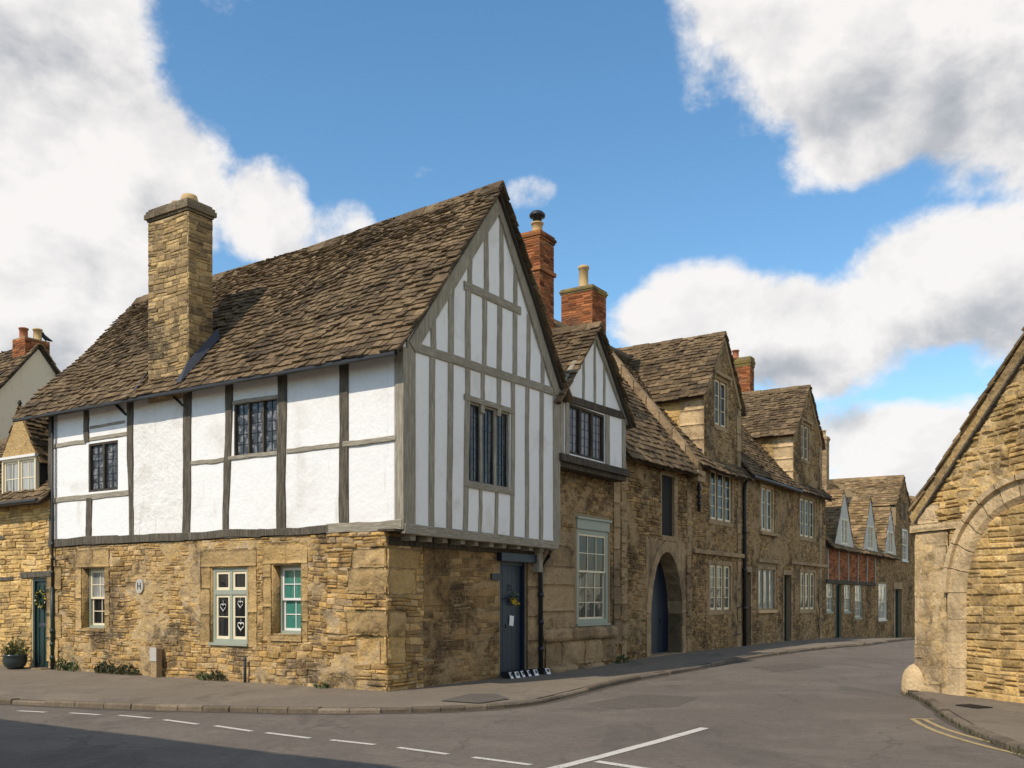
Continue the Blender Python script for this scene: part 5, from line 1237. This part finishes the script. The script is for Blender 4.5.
# rounded guard stone at the corner
g = thing('guard_stone', (FB.p(-.18, .05, 0).x, FB.p(-.18, .05, 0).y, ROAD), 'low pale quarter round stone guarding the foot of the barn corner', 'guard stone')
mb = MB(); c = FB.p(-.02, -.05, 0); mb.lathe((c.x, c.y, ROAD - .02), [(.31, 0), (.31, .12), (.305, .22), (.285, .33), (.245, .43), (.18, .51), (.10, .555), (.02, .57)], 28)
mb.v = [p + Vector((.018 * mnoise.noise(p * 5), .018 * mnoise.noise(p * 5 + Vector((9, 0, 0))), .012 * mnoise.noise(p * 6))) for p in mb.v]; mb.build('stone', 'ashlar_p', g, True)

# ------------------------------------------------------------------ left: cottage with a dormer, cream gabled house behind
HL = CUR = thing('dormer_cottage', fpt(FA, -13, 0), 'low yellow stone cottage with one pointed dormer and a wreathed green door', 'house')
l0, l1 = -16.5, UL - .02
ld = FA.rect(33, 49.5, 578, 668.5); ld = (ld[0], min(ld[1], -10.48), -.02, ld[3])
wall_part(HL, FA, [(l0, -.25), (l1, -.25), (l1, 4.0), (l0, 4.0)], [ld], [(ld[0] - .04, ld[1] + .06, -.25, ld[3] + .12)], ['stone_c', 'mortar'], h=(.06, .15), w=(.12, .40), dep=(.01, .045))
mb = timber(FA, (ld[0] - .45, ld[3] + .07), (ld[1] + .2, ld[3] + .09), .14, v1=.06); mb.build('door_lintel', 'oak_fa', HL)
dg = door(HL, FA, ld, 'green_d', v=-.05, panels=2)
mb = MB(); mb.box(FA, ld[0] + .25, ld[0] + .5, -.06, -.035, 1.0, 1.07); mb.build('letterbox', 'lead', dg)
mb = MB(); mb.box(FA, ld[0] - .1, ld[1] + .1, -.1, .25, -.1, .035); mb.build('door_step', 'ashlar_b', HL)
for xa, ya, xb in ((0, 578.5, 14), (0, 538, 6)):
    a = FA.at(xa - 10, ya); b = FA.at(xb, ya); timber(FA, a, b, .09, v1=.04).build('tie_plate', 'oak_fa', HL)
pitched(HL, FA, l0, l1 + .01, 3.82, 5.95, 2.1, 4.4, ov=.3)
mb = MB(); mb.tube([FA.p(l0, .36, 3.80), FA.p(l1, .36, 3.86)], .055, 8); mb.build('gutter', 'gutter', HL)
side_walls(HL, FA, l0, l1 - .1, 4.4, 3.9, 5.8, 'mortar')
dw = FA.rect(5, 33, 458, 498, .02); dm_ = (dw[0] + dw[1]) / 2; d0, d1 = dw[0] - .12, dw[1] + .12; za_ = dw[3] + 1.12
mb = MB(); mb.box(FA, d0, d1, -1.6, -.06, dw[2] - .02, dw[3]); mb.build('dormer_cheek', 'gutter', HL)
mb = MB(); mb.prism(FA, [(d0, dw[3] + .05), (d1, dw[3] + .05), (dm_, za_)], -.1, .03); mb.build('dormer_gable', 'ashlar_a', HL)
mb = MB(); mb.box(FA, d0 - .05, d1 + .05, -.1, .08, dw[3] - .01, dw[3] + .05); mb.build('dormer_sill', 'white_paint', HL)
lights_window(HL, FA, (d0, d1, dw[2], dw[3] - .012), 2, 'cream', 'cream', 'glass_pale', fw=.05, mw=.04, v=.0, rows=2, cols=2, bar=.022, lw=.05)
mb = MB(); mb.box(FA, d0 - .04, d1 + .04, -.1, .1, dw[2] - .06, dw[2]); mb.box(FA, d0, d1, -.1, .05, dw[2] - .16, dw[2] - .062); mb.build('sill', 'sage', HL)
cross_gable(HL, FA, d0, d1, dw[3] + .03, za_ + .08, -.01, -1.9, ov=.1, course=(.17, .11), w=(.16, .3), ridge=False)
mb = MB(); c = FA.p(dm_, .0, za_ + .03); mb.lathe(c, [(.04, 0), (.035, .12), (.055, .15), (.03, .22)], 8); mb.build('finial', 'oak_dark', HL, True)

# cream gable behind
FY = Face((-16.9, 28.4), (.542, .84))               # gable plane parallel to the corner house gable
yA = FY.at(38.5, 349); 
HY = CUR = thing('cream_gabled_house', fpt(FY, yA[0], 0), 'cream rendered house gable with a brick stack rising behind the dormer cottage', 'house')
yu, yz = yA; hwid = 3.6; pit = 1.18
gp = [(yu - hwid, 0), (yu + hwid, 0), (yu + hwid, yz - hwid * pit), (yu, yz), (yu - hwid, yz - hwid * pit)]
mb = MB(); mb.prism(FY, gp, -.3, 0); mb.build('gable_wall', 'cream_render', HY)
mb = MB(); roof_slope(mb, FY.p(yu - hwid - .3, -9, yz - (hwid + .3) * pit), FY.p(yu - hwid - .3, .12, yz - (hwid + .3) * pit), FY.p(yu, .12, yz + .1), FY.p(yu, -9, yz + .1), course=(.24, .15)); mb.build('roof', ['tiles', 'deck'], HY)
mb = MB(); roof_slope(mb, FY.p(yu + hwid + .3, .12, yz - (hwid + .3) * pit), FY.p(yu + hwid + .3, -9, yz - (hwid + .3) * pit), FY.p(yu, -9, yz + .1), FY.p(yu, .12, yz + .1), course=(.3, .2)); mb.build('rear_roof', ['tiles', 'deck'], HY)
mb = MB(); mb.box(FY, yu - hwid + .1, yu - hwid + .35, -9, -.3, 0, yz - hwid * pit - .1); mb.build('side_wall', 'cream_render', HY)
mb = MB(); mb.cur = 1; mb.box(FY, yu - .42, yu + .42, -.75, -.06, yz - .6, yz + .32); mb.cur = 0
LYF = Face((FY.p(yu - .42, -.75, 0).x, FY.p(yu - .42, -.75, 0).y), FY.n)
stones(mb, LYF, [(0, yz - .6), (.69, yz - .6), (.69, yz + .3), (0, yz + .3)], [], h=(.07, .078), w=(.2, .24), vb=0, dep=(.008, .012), tilt=0)
stones(mb, FY.shifted(-.06), [(yu - .42, yz - .6), (yu + .42, yz - .6), (yu + .42, yz + .3), (yu - .42, yz + .3)], [], h=(.07, .078), w=(.2, .24), vb=0, dep=(.008, .012), tilt=0)
cy = mb.build('chimney', ['brick', 'mortar_b'], HY)
pot(cy, FY.p(yu - .2, -.5, yz + .30), .15, .4, 'clay_red'); pot(cy, FY.p(yu + .15, -.3, yz + .30), .15, .42, 'clay')

# ------------------------------------------------------------------ small things
bc = FY.p(yu + .36, -.2, yz + .34)
bd = MB()
def blob(mb, c, r, n=10, m=7):
    c = Vector(c); prof = [(math.sin(math.pi * i / m), -math.cos(math.pi * i / m)) for i in range(m + 1)]
    pts = [c + Vector((r[0] * max(p, .02) * math.cos(k / n * 6.2832), r[1] * max(p, .02) * math.sin(k / n * 6.2832), r[2] * z)) for p, z in prof for k in range(n)]
    mb.add(pts, [(i * n + k, i * n + (k + 1) % n, (i + 1) * n + (k + 1) % n, (i + 1) * n + k) for i in range(m) for k in range(n)])
bd.tube([bc + Vector((.20, .05, .03)), bc + Vector((.10, .02, .07)), bc + Vector((0, 0, .12)), bc + Vector((-.07, -.02, .20)), bc + Vector((-.09, -.02, .27)), bc + Vector((-.13, -.03, .29)), bc + Vector((-.19, -.04, .275))], [.02, .05, .075, .065, .048, .035, .006], 10)
bd.tube([bc + Vector((.01, .02, 0)), bc + Vector((0, 0, .09))], .012, 5); bd.tube([bc + Vector((.02, -.04, 0)), bc + Vector((.0, -.02, .09))], .012, 5)
tag(bd.build('bird', 'ink', None, True), 'small dark bird perched beside the chimney pots of the cream house', 'bird')

# plaque with an H
pu, pz = FA.at(140, 586, .04)
pl = thing('wall_plaque', FA.p(pu, 0.04, pz), 'white oval plaque with a black H on the rubble wall', 'sign')
mb = MB(); n = 28; mb.prism(FA, [(pu + .125 * math.cos(i / n * 6.2832), pz + .155 * math.sin(i / n * 6.2832)) for i in range(n)], .02, .062); mb.build('plate', 'dull_white', pl)
mb = MB()
for a, b, c, d in ((-.058, -.034, -.07, .07), (.034, .058, -.07, .07), (-.034, .034, -.012, .012)): mb.box(FA, pu + a, pu + b, .06, .0665, pz + c, pz + d)
mb.build('letter', 'ink', pl)

def ring_wreath(F, u, z, v, r, label, flowers, n=150, flat=1.0):
    t = thing('wreath', F.p(u, v, z), label, 'wreath'); mb = MB(); fb = MB(); wb = MB()
    for i in range(n):
        a = U(0, 6.283); rr = r * U(.72, 1.12); leaves(mb, F.p(u + rr * math.cos(a), v + U(0, .05), z + rr * math.sin(a)), (.02, .02, .02), 1, .045)
    mb.build('foliage', 'leaf', t)
    return t
wu, wz = FA.at(41.3, 599)
t = ring_wreath(FA, wu, wz, -.02, .19, 'round green wreath with yellow and white flowers on the dark green door', 0)
for mt, n in (('daffodil', 9), ('white_petal', 8)):
    mb = MB()
    for i in range(n): a = U(0, 6.28); leaves(mb, FA.p(wu + .19 * math.cos(a), .03, wz + .19 * math.sin(a)), (.02, .02, .02), 5, .028)
    mb.build('flowers', mt, t)
fu, fz = FL.at(511.5, 601, -.1)
t = thing('door_flowers', FL.p(fu, -.07, fz), 'spray of yellow flowers and green leaves hung on the navy door', 'flowers'); mb = MB(); fb = MB()
for i in range(36): leaves(mb, FL.p(fu + random.gauss(0, .13), -.06 + U(0, .04), fz + .06 + random.gauss(0, .08)), (.02, .02, .02), 1, .045)
for i in range(11):
    c = FL.p(fu + random.gauss(0.0, .09), -.03, fz - .03 + random.gauss(0, .06))
    leaves(fb, c, (.022, .022, .022), 8, .034)
mb.build('foliage', 'leaf', t); fb.build('flowers', 'daffodil', t)
nu_, nz_ = FL.at(511, 620.5, -.1)
mb = MB(); mb.prism(FL, [(nu_ - .09, nz_ - .10), (nu_ + .06, nz_ - .12), (nu_ + .09, nz_ + .09), (nu_ - .07, nz_ + .11)], -.088, -.082)
tag(mb.build('notice', 'paper'), 'small white paper notice pinned to the navy door below its flowers', 'notice')
# little white cards propped along the wall foot by the navy door
for i, (x, what) in enumerate(((513, 'leftmost of the white cards propped by the navy door step'), (518.2, 'second white card from the left by the navy door step'), (524.6, 'third white card from the left by the navy door step'), (530.8, 'fourth white card from the left by the navy door step'), (536.8, 'white card just left of the black downpipe foot'), (548.6, 'white card standing alone right of the black downpipe foot'))):
    v = .36; u = FL.u_at(x, v); z0 = zg(FL.p(u, v, 0).y) + .012; t = thing('propped_card', FL.p(u, v, z0), what, 'card', 'white cards propped by the navy door')
    mb = MB(); a = U(-.03, .03); q = [FL.p(u - .06, v, z0), FL.p(u + .06, v + a, z0), FL.p(u + .06 + a * .3, v - .06 + a, z0 + .125), FL.p(u - .06 + a * .3, v - .06, z0 + .125)]; o_ = Vector((FL.n[0], FL.n[1], 0)) * .006
    mb.hexa([p - o_ for p in q] + [p + o_ for p in q]); mb.build('face', 'paper', t)
    mb = MB(); o2 = o_ * 1.6; c = sum(q, Vector()) / 4; q2 = [c + (p - c) * .5 + o2 + Vector((0, 0, .02)) for p in q]; mb.add(q2, [(0, 1, 2, 3)]); mb.build('picture', 'lead', t)
    mb = MB(); mb.box(FL, u - .07, u + .07, v - .22, v - .075, z0, z0 + .13); mb.build('block', 'iron', t)
# marker post and pipe stub at the long wall
u, z = FA.at(156, 676, .16); t = thing('marker_post', FA.p(u, .16, 0), 'stubby stone marker post with a white plate at the foot of the rubble wall', 'post')
mb = MB(); mb.box(FA, u - .09, u + .09, .08, .22, -.02, .60); mb.prism(FA, [(u - .09, .60), (u + .09, .60), (u + .05, .65), (u - .05, .65)], .08, .22); mb.build('post', 'ashlar_b', t)
mb = MB(); mb.box(FA, u - .105, u + .105, .222, .236, .34, .62); mb.build('plate', 'dull_white', t)
u, z = FA.at(245, 672, .1); mb = MB(); c = FA.p(u, .10, 0); mb.tube([c + Vector((0, 0, -.02)), c + Vector((0, 0, .48)), c + Vector((0, 0, .5))], [.028, .028, .02], 10); mb.tube([c + Vector((0, 0, .44)), c + Vector((0, 0, .47))], .034, 10)
tag(mb.build('pipe_stub', 'lead', None, True), 'short grey pipe standing upright against the wall below the sage window', 'pipe')
# heart ornaments in the sage window
def heart(x, y, s, label):
    u, z = FA.at(x, y, -.08); t = thing('heart_ornament', FA.p(u, -.07, z), label, 'heart', 'white hearts hung in the sage window'); pts = []
    for i in range(25):
        a = i / 24 * 6.2832; pts.append(FA.p(u + s * .0625 * 16 * math.sin(a) ** 3 * .62, -.065, z + s * .0625 * (13 * math.cos(a) - 5 * math.cos(2 * a) - 2 * math.cos(3 * a) - math.cos(4 * a)) * .62))
    mb = MB(); mb.tube(pts, .007 if s < .14 else .011, 6); mb.build('outline', 'white_paint', t, True)
    mb = MB(); mb.tube([FA.p(u, -.065, z + s * .3), FA.p(u, -.065, z + s * 1.0)], .004, 5); mb.build('string', 'white_paint', t)
heart(223.8, 607, .13, 'white outline heart hanging in the left half of the sage window'); heart(241, 604, .12, 'upper of two white hearts in the right half of the sage window'); heart(241.5, 626, .14, 'lower and boldest white heart in the right half of the sage window')
# potted shrub by the cottage door
c = FA.p(FA.u_at(15, .45), .45, .02)
t = thing('potted_shrub', c, 'yellow green shrub in a dark glazed pot beside the green cottage door', 'potted plant')
mb = MB(); mb.lathe(c, [(.15, 0), (.23, .08), (.265, .20), (.25, .28), (.27, .30), (.27, .33), (.22, .33), (.2, .28)], 22); mb.build('pot', 'glaze', t, True)
mb = MB(); 
for i in range(46):
    a, e = U(0, 6.28), U(.15, 1.0); d = Vector((math.cos(a) * (1.1 - e), math.sin(a) * (1.1 - e), e * 1.0)); L = U(.26, .5)
    for k in range(9): leaves(mb, c + Vector((0, 0, .28)) + d * L * (k + 1) / 9, (.03, .03, .03), 4, .028, .8)
mb.build('foliage', 'conifer', t)
mb = MB(); mb.tube([c + Vector((0, 0, .2)), c + Vector((.01, 0, .5))], .015, 6); mb.build('stem', 'oak_dark', t)
# weeds along the wall feet
def weed(F, x, n, rx, rz, label, mat='leaf', v=.12, size=.035):
    u = F.u_at(x, v); g_ = zg(F.p(u, v, 0).y); t = MB()
    for _ in range(n):
        a, r = U(-rx, rx), R() ** .8; h = rz * r * (1 - abs(a) / rx * .6)
        leaves(t, F.p(u + a, v + U(-.06, .1), g_ + h + .02), (.02, .02, .01), 3, size, .9)
    tag(t.build('weed', mat), label, 'weed', 'weeds along the wall foot')
weed(FA, 62, 60, .14, .28, 'green weed tuft close to the left downpipe foot of the corner house'); weed(FA, 73, 50, .14, .3, 'bushy green weed beside the left downpipe foot weed')
weed(FA, 106, 150, .34, .26, 'dark brown weed clump spreading under the leftmost sash window', 'leaf_dark'); weed(FA, 128, 110, .32, .24, 'dark weed clump left of the stubby marker post', 'leaf_dark')
weed(FA, 204, 40, .14, .14, 'low green weed between the marker post and the sage window'); weed(FA, 217, 70, .22, .22, 'darker weed clump below the sage window', 'leaf_dark')
weed(FA, 322, 30, .14, .08, 'tiny green weed at the wall foot right of the teal window')
weed(FL, 622, 60, .3, .22, 'bright green weed at the foot of the stepped plinth', 'leaf', .22)
# grass along the right kerb
gm = MB()
for p, q in zip(KR, KR[1:]):
    if p.y < 10: continue
    for _ in range(11):
        c = p.lerp(q, R()); d = (closest(c, [Vector((w.x, w.y)) for w in wr]) - c).normalized()
        c = c - d * U(-.02, .05); h = U(.02, .075); a = U(0, 6.28); b = Vector((c.x, c.y, zg(c.y) + ROAD + .005)); s = Vector((math.cos(a), math.sin(a), 0)) * .008
        gm.add([b - s, b + s, b + Vector((U(-.03, .03), U(-.03, .03), h + .02))], [(0, 1, 2)])
tag(gm.build('grass', 'leaf_dark'), 'thin strip of grass growing along the right kerb', 'grass', kind='stuff')
# inspection cover in the right pavement
p = ground_at(974, 706.5, .01); t = thing('drain_cover', (p.x, p.y, zg(p.y) + .012), 'small dark metal cover set in the right pavement', 'drain cover')
FM = Face((p.x, p.y), (.273, -.962)); zc = zg(p.y) + .006
mb = MB(); frame_ring(mb, FM, -.2, .2, 0, 0, 0, 0, 0) if False else None
for a, b, c_, d in ((-.22, .22, -.14, -.12), (-.22, .22, .12, .14), (-.22, -.2, -.12, .12), (.2, .22, -.12, .12)): mb.box(FM, a, b, c_, d, zc, zc + .016)
mb.build('frame', 'iron', t); mb = MB(); mb.box(FM, -.2, .2, -.12, .12, zc, zc + .010)
for i in range(6): mb.box(FM, -.17 + i * .06, -.14 + i * .06, -.09, .09, zc + .0102, zc + .014)
mb.build('lid', 'iron', t)

# ------------------------------------------------------------------ unseen house across the road, added to cast shade on the near carriageway
FX = Face((-4.75, 5.6), (-.84, .542))
HX = CUR = thing('unseen_shading_house', fpt(FX, 3.5, 0), 'stone house out of view across the road, added to shade the near carriageway', 'house')
xw = [(.9, 1.9, .9, 2.2), (4.6, 5.6, .9, 2.2), (.9, 1.9, 3.3, 4.4), (4.6, 5.6, 3.3, 4.4)]; xd = (2.8, 3.7, .0, 2.05)
wall_part(HX, FX, [(0, -.3), (7.5, -.3), (7.5, 5.4), (0, 5.4)], xw + [xd], [(a - .1, b + .1, c - .1, d + .12) for a, b, c, d in xw + [xd]], ['stone_b', 'mortar_b'], h=(.09, .18), w=(.2, .45))
for r in xw: sash_window(HX, FX, r, 2, 2, 2, 'cream', 'cream', 'glass', v=-.1, fw=.07)
door(HX, FX, xd, 'green_d', v=-.12, planks=4)
pitched(HX, FX, -.1, 7.6, 5.3, 8.3, 2.7, 5.4, course=(.3, .2)); side_walls(HX, FX, 0, 7.5, 5.4, 5.4, 8.1, 'mortar_b')
